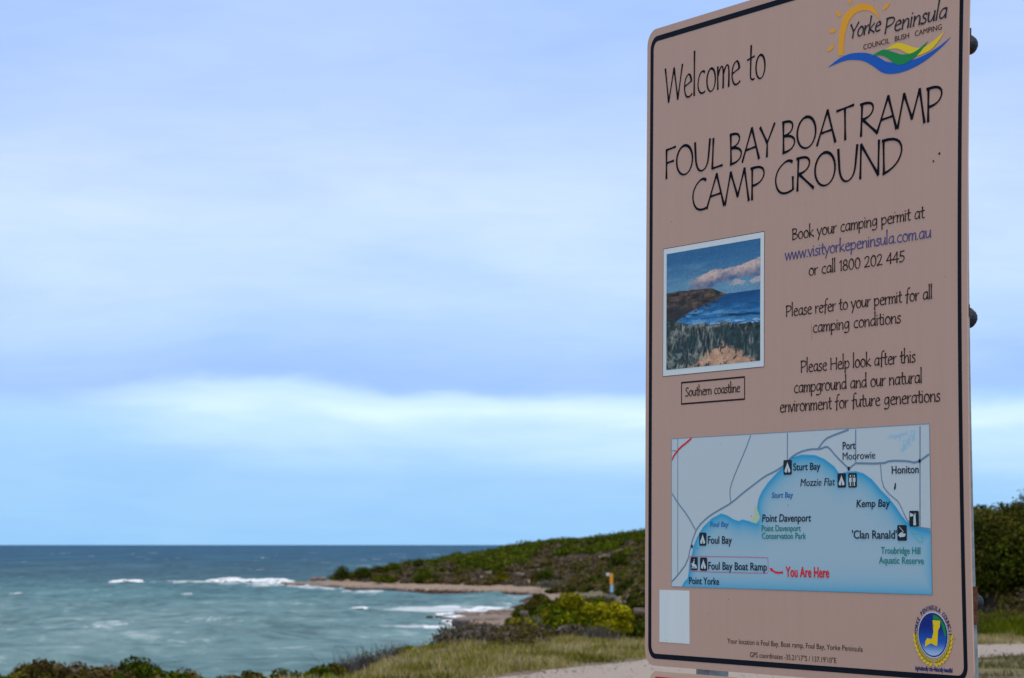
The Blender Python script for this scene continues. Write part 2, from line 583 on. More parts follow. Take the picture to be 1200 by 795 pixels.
foam = k.math('MAXIMUM', foam, k.math('MULTIPLY', lc, 0.9))
foam = k.math('MAXIMUM', foam, k.math('MULTIPLY', k.ramp(crest, [(0.69, (0, 0, 0)), (0.80, (0.42, 0.42, 0.42))]), neary))
c = k.mix(foam, c, (0.62, 0.68, 0.70, 1))
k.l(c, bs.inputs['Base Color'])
bs.inputs['Roughness'].default_value = 0.30
bs.inputs['IOR'].default_value = 1.33
bs.inputs['Specular IOR Level'].default_value = 0.0
r = k.noise(P, 0.9, 6, 0.62, 0.2)
mpw = k.n('ShaderNodeMapping'); mpw.inputs['Scale'].default_value = (0.10, 0.30, 0.0)
k.l(P, mpw.inputs[0])
r2 = k.noise(mpw.outputs[0], 1.0, 6, 0.6, 0.3)
b = k.n('ShaderNodeBump'); b.inputs['Strength'].default_value = 0.9; b.inputs['Distance'].default_value = 0.35
k.l(r, b.inputs['Height'])
b2 = k.n('ShaderNodeBump'); b2.inputs['Strength'].default_value = 1.0; b2.inputs['Distance'].default_value = 1.2
k.l(r2, b2.inputs['Height']); k.l(b.outputs[0], b2.inputs['Normal'])
k.l(b2.outputs[0], bs.inputs['Normal'])
# wind-roughened sea: most facets tilt towards the viewer, so only a small share mirrors the sky
gl = k.n('ShaderNodeBsdfGlossy'); gl.inputs['Roughness'].default_value = 0.35
k.l(b2.outputs[0], gl.inputs['Normal'])
ms = k.n('ShaderNodeMixShader'); ms.inputs[0].default_value = 0.10
k.l(bs.outputs[0], ms.inputs[1]); k.l(gl.outputs[0], ms.inputs[2]); k.l(ms.outputs[0], o.inputs[0])
M_WATER = m

xs = axis([(-60000, -4000, 8000), (-4000, -420, 300), (-420, 90, 1.6), (90, 4000, 300), (4000, 60000, 8000)])
ys = axis([(10, 110, 20), (110, 620, 1.15), (620, 1500, 4), (1500, 6000, 300), (6000, 60000, 6000)])
X, Y = np.meshgrid(xs, ys)
Z = np.zeros_like(X)
wr = np.random.default_rng(3)
WAVE = 1.0
for j in range(34):
    lam = 3.2 * (1.11 ** j) * wr.uniform(0.9, 1.1)
    if lam > 42:
        break
    th = wr.normal(0.12, 0.33)
    kx, ky = math.sin(th) * 2 * math.pi / lam, -math.cos(th) * 2 * math.pi / lam
    ph = wr.uniform(0, 6.28)
    mod = 0.4 + 1.2 * fbm(X / (lam * 4) + j, Y / (lam * 3), 2, 50 + j)
    sph = np.sin(kx * X + ky * Y + ph + 1.5 * (fbm(X / (lam * 5), Y / (lam * 5), 2, 90 + j)))
    Z += WAVE * 0.0085 * lam ** 0.75 * mod * (np.abs(1 + sph) ** 1.5 - 1.1)
Z -= Z[60:500].mean() + 0.12
fadex = np.clip((X + 415) / 40, 0, 1) * np.clip((85 - X) / 20, 0, 1)
fadey = np.clip((Y - 112) / 20, 0, 1) * np.clip((1490 - Y) / 500, 0, 1)
Z = Z * fadex * fadey
nx, ny = len(xs), len(ys)


def sea(px, py):
    """a spot on the sea surface read off the picture, in metres"""
    d = EYE * 3200 / (py - 638.5)
    return ((px - 600) / 3200 * d, d)


FO = np.zeros_like(X)
for pts, rad_, a_ in (
        ([sea(495, 715.5), sea(540, 715.5), sea(585, 717.5)], 9, .80), ([sea(560, 712), sea(592, 716)], 7, .6),
        ([sea(498, 733), sea(520, 735), sea(545, 737)], 8, .85), ([sea(515, 725), sea(545, 729)], 7, .75), ([sea(470, 729), sea(505, 731)], 9, .45),
        ([sea(592, 712), sea(603, 705), sea(610, 700)], 6, .55), ([sea(440, 694.5), sea(500, 696.5), sea(570, 698.5)], 5, .5),
        ([sea(340, 690), sea(380, 692.5), sea(430, 695)], 8, .7), ([sea(230, 683.5), sea(290, 684), sea(350, 689)], 16, .7),
        ([sea(385, 717), sea(420, 716), sea(470, 720)], 6, .45), ([sea(75, 737), sea(140, 733), sea(215, 729.5), sea(298, 729)], 5.5, .62),
        ([sea(200, 728), sea(250, 726.5), sea(300, 728)], 4, .55), ([sea(60, 776), sea(105, 771)], 5, .45), ([sea(5, 703), sea(60, 701)], 7, .4),
        ([sea(250, 762), sea(330, 757), sea(380, 760)], 4, .34), ([sea(350, 740), sea(420, 738)], 4, .34)):
    dd_ = seg_dist(X, Y, pts)
    FO = np.maximum(FO, a_ * np.clip(1.25 - dd_ / rad_, 0, 1))
i = (np.arange(ny - 1)[:, None] * nx + np.arange(nx - 1)[None, :]).ravel()
fo3 = np.repeat(FO.ravel()[:, None], 3, axis=1)
link('water', np_mesh('water', np.stack([X.ravel(), Y.ravel(), Z.ravel()], 1),
                      np.stack([i, i + 1, i + nx + 1, i + nx], 1), True, fo3, 'froth'), M_WATER, kind='structure')
seabed = np_mesh('seabed', np.array([[-60000, -3000, -3.5], [60000, -3000, -3.5], [60000, 60000, -3.5], [-60000, 60000, -3.5]]), np.array([[0, 1, 2, 3]]))
link('seabed', seabed, M_GROUND, kind='structure')

# ------------------------------------------------------------------ surf (foam that piles up where the waves break)
M_FOAM = simple('sea_foam', (0.80, 0.83, 0.85, 1), 0.8, var=0.10, scale=1.2, bump=0.5)


def water_z(x, y):
    fx = np.clip(np.interp(x, xs, np.arange(len(xs))), 0, len(xs) - 1.001)
    fy = np.clip(np.interp(y, ys, np.arange(len(ys))), 0, len(ys) - 1.001)
    ix, iy = fx.astype(int), fy.astype(int)
    fx, fy = fx - ix, fy - iy
    return ((Z[iy, ix] * (1 - fx) + Z[iy, ix + 1] * fx) * (1 - fy) + (Z[iy + 1, ix] * (1 - fx) + Z[iy + 1, ix + 1] * fx) * fy)


def surf(strips):
    vs, fs, base = [], [], 0
    for si, (pts, depth, height, thr) in enumerate(strips):
        L = resample(pts, 2)
        P_ = np.array(pts, float)
        total = np.hypot(*np.diff(P_, axis=0).T).sum()
        n = max(8, int(total / 0.22))
        c_ = resample(pts, n)
        mm = max(6, int(depth / 0.25))
        s_ = np.linspace(-1, 1, mm)
        tx = np.gradient(c_[:, 0]); ty = np.gradient(c_[:, 1])
        ln = np.hypot(tx, ty); nxn, nyn = -ty / ln, tx / ln
        wd = depth / 2 * (0.55 + 0.9 * fbm(np.arange(n) * 0.12, np.full(n, si * 3.3), 3, 60 + si))
        end = np.clip(np.minimum(np.arange(n), n - 1 - np.arange(n)) / (n * 0.2 + 1), 0, 1) ** 0.6
        wd = wd * (0.15 + 0.85 * end)
        GX = c_[:, 0][:, None] + nxn[:, None] * s_[None] * wd[:, None]
        GY = c_[:, 1][:, None] + nyn[:, None] * s_[None] * wd[:, None]
        nz = fbm(GX / 1.3, GY / 1.0, 5, 70 + si % 17, 0.70)
        swell = 0.25 + 1.1 * fbm(np.arange(n) * 0.05, np.full(n, si * 1.7), 3, 80)[:, None] ** 1.3
        H = height * (1 - s_[None] ** 2) * (0.25 + 1.2 * nz) * swell * (0.15 + 0.85 * end[:, None]) + 0.07
        keep = (nz > thr - 0.16 * (1 - s_[None] ** 2) * end[:, None]) & (H > 0.075)
        H = H + water_z(GX, GY)
        vs.append(np.stack([GX.ravel(), GY.ravel(), H.ravel()], 1))
        i = (np.arange(n - 1)[:, None] * mm + np.arange(mm - 1)[None, :])
        k4 = keep[:-1, :-1] & keep[1:, :-1] & keep[:-1, 1:] & keep[1:, 1:]
        i = i[k4].ravel() + base
        fs.append(np.stack([i, i + mm, i + mm + 1, i + 1], 1))
        base += n * mm
    return np.concatenate(vs), np.concatenate(fs)


S_ = sea
strips = [
    # thin breaker lines off the point (depth of the foam, height of the crest, how broken it is)
    ([S_(133, 682.8), S_(150, 682.4), S_(169, 682.8)], 5, 0.75, 0.40),
    ([S_(188, 682), S_(215, 682.6), S_(240, 682.3)], 4, 0.45, 0.47),
    ([S_(228, 682.3), S_(262, 681.6), S_(292, 682.6), S_(318, 684.2), S_(354, 687.6)], 6, 0.85, 0.44),
    ([S_(270, 679.6), S_(300, 680.5), S_(336, 683)], 4, 0.55, 0.47),
    ([S_(338, 689), S_(356, 690.5), S_(370, 691)], 5, 0.45, 0.45),
    ([S_(412, 692.5), S_(422, 692.3)], 3, 0.5, 0.45),
    ([S_(410, 715), S_(420, 714.8), S_(431, 715.2)], 2.5, 0.22, 0.45),
    ([S_(497, 714.3), S_(530, 714.0), S_(560, 714.6), S_(588, 716.5)], 4, 0.42, 0.46),
    ([S_(512, 717), S_(545, 716.6), S_(580, 718.5)], 3, 0.30, 0.50),
    ([S_(502, 732), S_(514, 733), S_(530, 734.5)], 5, 0.30, 0.48),
    ([S_(524, 727), S_(536, 729.5), S_(542, 732)], 4, 0.30, 0.50),
    ([S_(516, 723), S_(530, 722.5)], 3, 0.25, 0.50),
]
cap_r = np.random.default_rng(12)
for _ in range(130):
    d_ = 8 * 3200 / cap_r.uniform(8, 62)
    x_ = cap_r.uniform(-0.20, 0.0) * d_ - 12
    ln_ = cap_r.uniform(1.2, 4.5) * (0.6 + d_ / 1500)
    strips.append(([(x_, d_), (x_ + ln_ * .5, d_ + cap_r.uniform(-.4, .4)), (x_ + ln_, d_ + cap_r.uniform(-.8, .8))], 1.2, cap_r.uniform(.05, .12) * (0.7 + d_ / 700), 0.47))
v, f = surf(strips)
link('surf_foam', np_mesh('surf_foam', v, f, True), M_FOAM,
     label='white foam of the waves breaking in the bay and round the rocks', cat='surf', kind='stuff')


# ================================================================== PLANTS
GREENS = {
    'green': [(0.012, 0.018, 0.001), (0.045, 0.062, 0.003), (0.11, 0.135, 0.008)],
    'bright': [(0.022, 0.036, 0.001), (0.070, 0.100, 0.003), (0.15, 0.19, 0.008)],
    'yellow': [(0.11, 0.105, 0.002), (0.21, 0.19, 0.003), (0.42, 0.38, 0.012)],
    'olive': [(0.030, 0.026, 0.004), (0.078, 0.068, 0.010), (0.14, 0.12, 0.025)],
    'brown': [(0.040, 0.026, 0.008), (0.095, 0.065, 0.022), (0.17, 0.125, 0.05)],
    'grey': [(0.055, 0.042, 0.034), (0.12, 0.098, 0.080), (0.20, 0.17, 0.145)],
    'silver': [(0.06, 0.075, 0.045), (0.12, 0.145, 0.09), (0.19, 0.215, 0.14)],
    'dark': [(0.006, 0.009, 0.001), (0.022, 0.030, 0.002), (0.05, 0.062, 0.004)],
}


def leaf_cloud(r_, centres, radii, n, size, kinds, flat=0.6, twig=0.0, shell=0.55, scat=0.7, gain=1.0):
    """n small leaf-shaped faces in clumps; every leaf has its own tone"""
    centres = np.array(centres, float); radii = np.array(radii, float)
    vol = radii.prod(1) ** 0.7
    idx = r_.choice(len(centres), n, p=vol / vol.sum())
    d = r_.normal(size=(n, 3)); d /= np.linalg.norm(d, axis=1, keepdims=True)
    d[:, 2] = np.where(d[:, 2] < -0.35, -d[:, 2] * 0.6, d[:, 2])
    rad = shell + (1 - shell) * r_.random(n) ** 0.5
    bumpy = 1 + 0.15 * np.sin(7 * d[:, 0] + idx) * np.sin(6 * d[:, 1] + 2 * idx) * np.cos(5 * d[:, 2])
    p = centres[idx] + d * radii[idx] * (rad * bumpy)[:, None]
    # leaf axes: roughly outwards with scatter
    a = d + r_.normal(scale=scat, size=(n, 3)); a /= np.linalg.norm(a, axis=1, keepdims=True)
    t_ = np.cross(a, r_.normal(size=(n, 3))); t_ /= np.linalg.norm(t_, axis=1, keepdims=True)
    b_ = np.cross(a, t_)
    s = size * r_.uniform(0.6, 1.4, n)[:, None]
    q = np.stack([p - t_ * s, p + b_ * s * flat, p + t_ * s, p - b_ * s * flat], 1)
    tone = np.array([GREENS[kk] for kk in kinds])          # (K,3,3)
    kk = (idx * 7 + 3) % len(kinds)
    kk = np.where(r_.random(n) < 0.25, r_.integers(0, len(kinds), n), kk)
    u = np.clip(r_.normal(0.45, 0.28, n) + 0.25 * (np.sin(idx * 2.7)), 0, 1) * 2
    lo = np.floor(np.minimum(u, 1.999)).astype(int)
    fr = (u - lo)[:, None]
    c_ = tone[kk, lo] * (1 - fr) + tone[kk, np.minimum(lo + 1, 2)] * fr
    return q.reshape(-1, 3), np.repeat(c_ * gain, 4, axis=0)


def quad_faces(n):
    return np.arange(n * 4).reshape(-1, 4)


def stems_mesh(r_, n, rx, ry, h, thick):
    vs, fs, base = [], [], 0
    for i in range(n):
        ang = r_.uniform(0, 6.28)
        end = np.array([math.cos(ang) * rx * r_.uniform(.25, .8), math.sin(ang) * ry * r_.uniform(.25, .8), h * r_.uniform(.55, .95)])
        st = np.array([r_.uniform(-.1, .1) * rx, r_.uniform(-.1, .1) * ry, -0.15])
        midp = st * .5 + end * .5 + r_.normal(scale=.06, size=3) * h
        pts = [st, (st + midp) / 2 + r_.normal(scale=.02, size=3) * h, midp, end]
        for j, q in enumerate(pts):
            tr = thick * (1 - j / 3.6)
            for a in range(5):
                vs.append(q + tr * np.array([math.cos(a * 1.2566), math.sin(a * 1.2566), 0]))
        for j in range(3):
            for a in range(5):
                fs.append((base + j * 5 + a, base + j * 5 + (a + 1) % 5, base + (j + 1) * 5 + (a + 1) % 5, base + (j + 1) * 5 + a))
        base += 20
    return np.array(vs), np.array(fs)


def shrub(name, x, y, w_, h, kinds, n, size, label, cat='shrub', group=None, seed=0, dpt=None, lumps=None, flat=0.6, sink=0.1, stems=6, shell=.5, zoff=0.0, parts=('foliage', 'stem')):
    r_ = np.random.default_rng(seed + 1000)
    dpt = dpt or w_
    z = float(terr(x, y)) + zoff
    root = empty(name, (x, y, z), label=label, cat=cat, group=group)
    nl = lumps or max(5, int(4 + 6 * w_ / h))
    cs, rs = [], []
    for i in range(nl):
        ang = i * 2.399 + r_.uniform(-.4, .4)
        rr = math.sqrt((i + 0.5) / nl)
        lx, ly = math.cos(ang) * rr, math.sin(ang) * rr
        hh = h * (0.60 + 0.40 * math.sqrt(max(0, 1 - rr * rr))) * r_.uniform(.82, 1.08)
        rad = min(w_, h * 1.6) * r_.uniform(.15, .30)
        rz = min(rad * 0.95, hh * .45)
        cs.append((lx * (w_ / 2 - rad * .8), ly * (dpt / 2 - rad * .8), hh - rz)); rs.append((rad, rad, rz))
        if hh > 2.2 * rad:   # lower skirt clump so the plant reaches the ground
            cs.append((lx * (w_ / 2 - rad), ly * (dpt / 2 - rad), hh * 0.42)); rs.append((rad * 1.05, rad * 1.05, hh * .38))
        elif True:
            cs.append((lx * (w_ / 2 - rad), ly * (dpt / 2 - rad), hh * 0.3)); rs.append((rad, rad, hh * .35))
    v, c_ = leaf_cloud(r_, cs, rs, n, size, kinds, flat, shell=max(shell, .72), scat=.38, gain=1.12)
    v[:, 2] = np.maximum(v[:, 2], -sink)
    link(parts[0], np_mesh('foliage', v, quad_faces(n), False, c_), M_LEAF, root)
    if stems:
        sv, sf = stems_mesh(r_, stems, w_ / 2, dpt / 2, h, max(0.012, 0.018 * h))
        link(parts[1], np_mesh('stem', sv, sf, True), M_STEM, root)
    return root


def at(px, d):
    return ((px - 600) / 3200 * d, d)


# --- the tall thicket right of the sign
GT = 'tall wattles behind the sign on the right'
for i, (px, d, w_, h, kinds, lab) in enumerate([
        (1150, 73, 2.9, 2.95, ['green', 'olive', 'dark'], 'tall dark green rounded wattle against the right edge of the sign'),
        (1218, 72, 3.4, 3.15, ['green', 'olive', 'green'], 'tall green rounded wattle cut by the right border of the photo'),
        (1085, 75, 3.2, 2.9, ['green', 'dark'], 'tall green wattle standing wholly behind the sign board'),
        (1330, 75, 3.6, 3.4, ['green', 'dark'], 'tall green wattle beyond the right border of the photo')]):
    x, y = at(px, d)
    base = float(terr(x, y))
    h = h - max(0, base - 6.4) + 0.25
    shrub('tall_wattle', x, y, w_, max(1.5, h), kinds, 26000 if i < 2 else 6000, 0.045 if i < 2 else .08, lab, 'tree', GT, seed=100 + i, dpt=2.6, lumps=26, stems=9, shell=.6, parts=('crown', 'trunk'))

# --- shrubs on the near bank (position from the picture, distance from the lie of the land)
bank = [
    # name, px, d, top_py, w_px, kinds, label
    ('coast_shrub', 6, 40, 786, 34, ['olive', 'green'], 'low brown shrub in the bottom left corner against the sea'),
    ('coast_shrub', 52, 41, 771.5, 54, ['olive', 'brown', 'olive'], 'brownish olive shrub near the left border, its top yellow'),
    ('coast_shrub', 98, 42, 774, 40, ['brown', 'olive', 'grey'], 'brown rounded shrub just left of the bright green one by the water'),
    ('coast_shrub', 130, 40, 776, 34, ['olive', 'brown'], 'small olive shrub touching the left side of the bright green shrub'),
    ('coast_shrub', 163, 42, 769.5, 46, ['bright', 'green'], 'bright green shrub, tallest of the bottom left row before the sea'),
    ('coast_shrub', 144, 37.5, 788, 26, ['yellow', 'bright'], 'small yellow green tuft at the foot of the bright green shrub'),
    ('coast_shrub', 212, 40, 783, 46, ['brown', 'olive', 'bright'], 'low brown green shrub just right of the bright green one'),
    ('coast_shrub', 272, 39, 787, 34, ['olive', 'brown'], 'low thin shrub at the bottom border left of the greener pair'),
    ('coast_shrub', 298, 39, 785.5, 34, ['bright', 'olive'], 'low green shrub at the bottom border, left of its slightly taller mate'),
    ('coast_shrub', 344, 39.5, 781.5, 50, ['bright', 'green', 'olive'], 'low rounded green shrub at the bottom border where the bank begins to rise'),
    ('coast_shrub', 374, 39.2, 779, 30, ['green', 'bright'], 'small dark green shrub at the foot of the grassy bank'),
    ('coast_shrub', 395, 41.5, 781, 26, ['bright', 'olive'], 'small green tuft beside grey twigs on the rising bank'),
    ('coast_shrub', 478, 52, 761, 34, ['bright', 'yellow'], 'small yellow green bush low on the grass of the bank'),
    ('coast_shrub', 505, 60, 755, 44, ['olive', 'dark', 'grey'], 'dull olive shrub on the bank edge against the water'),
    ('coast_shrub', 540, 66, 747, 46, ['olive', 'dark', 'grey'], 'dark olive shrub on the bank edge below the cove rocks'),
    ('coast_shrub', 547, 55, 757, 24, ['green', 'dark'], 'small dark green bush in pale grass below the rocks'),
    ('coast_shrub', 566, 72, 740, 34, ['green', 'bright'], 'green shrub in front of the flat rocks of the cove'),
    ('coast_shrub', 578, 58, 751, 34, ['green', 'bright'], 'green bush in the grass left of the sign and well below the cove'),
    ('coast_shrub', 600, 66, 737, 60, ['dark', 'green', 'grey'], 'low dark green shrub at the foot of the flat rocks'),
    ('coast_shrub', 606, 88, 722, 36, ['olive', 'bright', 'yellow'], 'olive shrub right of the flat rocks at the cove'),
    ('coast_shrub', 626, 80, 721, 28, ['bright', 'silver', 'yellow'], 'pale lime green shrub at the left foot of the big yellow bush'),
    ('coast_shrub', 622, 120, 704, 50, ['green', 'olive', 'dark'], 'dark green shrub behind the yellow bush by the cove beach'),
    ('coast_shrub', 650, 110, 700, 48, ['yellow', 'green'], 'green and yellow shrub behind the big yellow bush, beside the sandy track'),
    ('coast_shrub', 632, 190, 696, 30, ['dark', 'olive'], 'low dark scrub bush at the end of the cove beach'),
    ('coast_shrub', 640, 58, 751, 60, ['dark', 'green', 'grey'], 'low dark shrub in front of the big yellow bush'),
    ('yellow_bush', 668, 66, 694, 66, ['yellow', 'yellow', 'bright'], 'big yellow green bush with reddish foot, left of the pair near the sign'),
    ('yellow_bush', 717, 62, 703, 50, ['yellow', 'yellow'], 'yellow domed bush closest to the left edge of the sign'),
    ('yellow_bush', 698, 78, 698, 40, ['yellow', 'bright'], 'small yellow bush filling the gap behind the two big ones'),
    ('coast_shrub', 676, 57, 754, 70, ['grey', 'olive', 'grey'], 'low dark scrub at the foot of the big yellow bush'),
    ('coast_shrub', 752, 84, 699, 46, ['olive', 'dark', 'green'], 'dark olive bush half hidden behind the left edge of the sign'),
    ('coast_shrub', 748, 66, 728, 34, ['dark', 'green'], 'low dark green bush partly behind the left edge of the sign, below the olive one'),
    ('coast_shrub', 800, 72, 720, 90, ['green', 'olive'], 'green bush wholly behind the sign board'),
]
for i, (nm, px, d, top, wpx, kinds, lab) in enumerate(bank):
    x, y = at(px, d)
    ztop = EYE - (top - 638.5) / 3200 * d
    zb = float(terr(x, y))
    h = max(0.35, ztop - zb)
    w_ = wpx / 3200 * d * (1.85 if px < 240 else 1.45 if px < 400 else 1.0)
    n = int(min(9000, max(1800, 5200 * (w_ * h) ** 0.6)))
    shrub(nm, x, y, w_, h, kinds, int(n * (1.6 if nm == 'yellow_bush' else 1)), 0.028 + 0.00022 * d, lab, 'shrub', 'shrubs along the near bank', seed=200 + i, dpt=max(w_ * .8, .7), stems=6)


def twiggy(name, x, y, w_, h, n, label, seed):
    """bare twiggy shrub: many thin upward twigs"""
    r_ = np.random.default_rng(seed)
    root = empty(name, (x, y, float(terr(x, y))), label=label, cat='shrub', group='bare grey shrubs on the bank')
    def twigs(n, w0, lo):
        st = np.stack([r_.normal(scale=w_ * .17, size=n), r_.normal(scale=w_ * .17, size=n), np.full(n, -.05)], 1)
        ln = r_.uniform(lo, 1, n) * h
        dr = np.stack([r_.normal(scale=.33, size=n), r_.normal(scale=.33, size=n), np.ones(n)], 1)
        mid = st + dr * (ln * .5)[:, None] + r_.normal(scale=.02, size=(n, 3))
        end = mid + (dr + r_.normal(scale=.3, size=(n, 3))) * (ln * .5)[:, None]
        side = np.cross(dr, r_.normal(size=(n, 3))); side /= np.linalg.norm(side, axis=1, keepdims=True)
        a = np.concatenate([np.stack([st - side * w0, st + side * w0, mid + side * w0 * .7, mid - side * w0 * .7], 1),
                            np.stack([mid - side * w0 * .7, mid + side * w0 * .7, end + side * w0 * .25, end - side * w0 * .25], 1)])
        return a.reshape(-1, 3)
    v = twigs(n, 0.009, .45)
    tone = np.array([(0.10, 0.09, 0.10), (0.16, 0.145, 0.15), (0.09, 0.08, 0.06)])[r_.integers(0, 3, 2 * n)]
    link('twig', np_mesh('twig', v, quad_faces(2 * n), False, np.repeat(tone, 4, axis=0)), M_LEAF, root)
    nl = n // 2
    lv, lc = leaf_cloud(r_, [(0, 0, h * .5)], [(w_ * .45, w_ * .4, h * .45)], nl, .02, ['grey', 'olive'], shell=.1)
    link('foliage', np_mesh('foliage', lv, quad_faces(nl), False, lc), M_LEAF, root)


for i, (px, d, top, wpx, lab) in enumerate([
        (404, 43, 768, 34, 'bare grey twiggy shrub lowest on the bank, standing against the water'),
        (432, 46, 757.5, 40, 'bare grey twiggy shrub with the tallest thin stems on the bank'),
        (462, 50, 753, 46, 'wide bare grey shrub in the middle of the bank against the sea'),
        (494, 56, 753.5, 34, 'small bare grey shrub between the twigs and the olive bushes'),
        (590, 62, 747, 60, 'low tangled grey shrub in the dark scrub below the cove'),
        (622, 54, 756, 54, 'grey tangle of twigs at the back of the grass, under the lime green shrub'),
        (546, 53, 762, 46, 'grey brown tangle of twigs in the grass below the cove rocks'),
        (700, 56, 752, 50, 'grey tangle of twigs at the foot of the two yellow bushes')]):
    x, y = at(px, d)
    h = EYE - (top - 638.5) / 3200 * d - float(terr(x, y))
    twiggy('bare_shrub', x, y, wpx / 3200 * d, max(.35, h), 420, lab, 300 + i)

# --- shrubs one can tell apart on the headland
far = [
    (401, 500, 659, 20, ['dark', 'green'], 'round dark green shrub standing alone at the tip of the headland'),
    (427, 492, 663.5, 24, ['dark', 'green'], 'dark green shrub second from the tip of the headland'),
    (444, 498, 661, 22, ['dark', 'green', 'olive'], 'dark shrub third from the tip on the headland skyline'),
    (462, 500, 657, 26, ['green', 'bright'], 'bright green dome shaped shrub on the skyline near the headland tip'),
    (452, 478, 671, 38, ['green', 'bright', 'olive'], 'broad green shrub low on the headland just above the shore rocks'),
    (474, 500, 653.5, 10, ['grey', 'brown'], 'small dead grey shrub poking up on the headland skyline'),
    (493, 500, 655, 24, ['dark', 'green'], 'dark green shrub on the skyline right of the dead grey one'),
    (497, 470, 666, 30, ['bright', 'green'], 'bright green shrub half way up the low end of the headland'),
    (637, 440, 663, 32, ['green', 'bright', 'dark'], 'big green shrub low in the middle of the headland slope'),
    (646, 420, 678, 40, ['silver', 'grey'], 'silvery grey green low shrub at the foot of the headland slope'),
    (585, 455, 655, 20, ['bright', 'green'], 'lone green shrub on the grey slope left of the big one'),
    (588, 450, 667, 20, ['yellow', 'olive'], 'small yellowish shrub on the bare slope above the beach'),
    (705, 400, 668, 26, ['dark', 'green'], 'dark green shrub behind the orange marker post'),
    (726, 390, 645, 30, ['dark', 'green'], 'dark green shrub on the slope above the orange marker post'),
]
for i, (px, d, top, wpx, kinds, lab) in enumerate(far):
    x, y = at(px, d)
    zt = EYE - (top - 638.5) / 3200 * d
    zb = float(terr(x, y))
    w_ = wpx / 3200 * d
    h = min(max(1.0, zt - zb), max(1.6, w_ * .95))
    shrub('headland_shrub', x, y, w_, h, kinds, 1500, 0.13, lab, 'shrub', 'shrubs that stand out on the headland', seed=400 + i, stems=4, dpt=w_, sink=.4)

# --- the rest of the headland scrub, one mass
r_ = np.random.default_rng(77)
cs, rs, kd = [], [], []
tries = r_.uniform((-40, 392), (34, 545), size=(12000, 2))
zt = terr(tries[:, 0], tries[:, 1])
shd = sdist(tries[:, 0], tries[:, 1], HEAD)
pn = fbm(tries[:, 0] / 7, tries[:, 1] / 16, 3, 41)
bare = fbm(tries[:, 0] / 4.5 + 9, tries[:, 1] / 10, 3, 45)
allv, allc = [], []
cnt = 0
for (x, y), z, s, p, b_ in zip(tries, zt, shd, pn, bare):
    if z < 1.3 or s < (8 if x < -8 else 4.5):
        continue
    ridge = np.interp(x, [-45, -36, -30, -20, -9.4, 0, 9.4, 16, 25, 62], [0.8, 1.2, 2.3, 3.4, 5.6, 7.1, 7.9, 8.4, 9.3, 12.5])
    rel = z / max(ridge, 1)
    green = rel > 0.72 + 0.9 * (p - .5)
    sparse = not green and b_ > 0.53
    if sparse and r_.random() < .45:
        continue
    if cnt > 4200:
        break
    if green:
        kinds = [['green', 'dark'], ['green', 'bright'], ['dark', 'green'], ['bright', 'olive'], ['green', 'bright']][int(r_.integers(0, 5))]
        w_ = r_.uniform(1.6, 3.4) * (1.4 if r_.random() < .18 else 1); h = w_ * r_.uniform(.26, .38)
    else:
        kinds = [['grey', 'brown'], ['grey', 'brown'], ['olive', 'brown'], ['grey', 'olive'], ['olive', 'dark']][int(r_.integers(0, 5))]
        w_ = r_.uniform(.9, 2.6); h = w_ * r_.uniform(.3, .5)
        if sparse:
            kinds = [['grey', 'brown'], ['grey'], ['brown', 'grey']][int(r_.integers(0, 3))]; w_ *= .7; h = w_ * .25
    n = 120
    v, c_ = leaf_cloud(r_, [(x, y, z + h * .3), (x + r_.uniform(-.3, .3) * w_, y, z + h * .5)], [(w_ / 2, w_ / 2, h * .7), (w_ / 3.4, w_ / 3.4, h * .65)], n, 0.17, kinds, .8, shell=.9, scat=.35, gain=1.25 if green else 1.15)
    allv.append(v); allc.append(c_); cnt += 1
tries = r_.uniform((34, 300), (190, 470), size=(2600, 2))
zt = terr(tries[:, 0], tries[:, 1])
for (x, y), z in zip(tries, zt):
    w_ = r_.uniform(3, 7); h = w_ * r_.uniform(.26, .38)
    kinds = [['green', 'dark'], ['green', 'olive'], ['dark', 'green'], ['grey', 'olive']][int(r_.integers(0, 4))]
    v, c_ = leaf_cloud(r_, [(x, y, z + h * .3)], [(w_ / 2, w_ / 2, h * .7)], 70, 0.42, kinds, .8, shell=.9, scat=.35, gain=1.2)
    allv.append(v); allc.append(c_)
v = np.concatenate(allv); c_ = np.concatenate(allc)
link('headland_scrub', np_mesh('headland_scrub', v, quad_faces(len(v) // 4), False, c_), M_LEAF,
     label='mixed green and grey coastal scrub covering the low headland', cat='scrub', kind='stuff')

# --- low scrub between the road and the cove, one mass
allv, allc = [], []
tries = r_.uniform((4, 150), (36, 402), size=(5200, 2))
for x, y in tries:
    line = np.interp(y, [150, 185, 200, 260, 300, 345, 380, 400], [7.0, 8.0, 8.4, 8.6, 7.8, 6.5, 5.0, 4.5])
    b_ = float(fbm(x / 5 + 4, y / 12, 3, 47))
    if x < line or b_ > .60:
        continue
    w_ = r_.uniform(.9, 2.4); h = w_ * r_.uniform(.3, .5); z = float(terr(x, y))
    kinds = [['grey', 'brown'], ['olive', 'brown'], ['olive', 'green'], ['grey', 'olive'], ['green', 'dark']][int(r_.integers(0, 5))]
    v, c_ = leaf_cloud(r_, [(x, y, z + h * .3)], [(w_ / 2, w_ / 2, h * .7)], 90, 0.18, kinds, .75, shell=.85, scat=.4, gain=1.15)
    allv.append(v); allc.append(c_)
tries = np.concatenate([r_.uniform((-3, 38), (26, 185), size=(3800, 2)), r_.uniform((-3.2, 36), (6, 66), size=(2600, 2))])
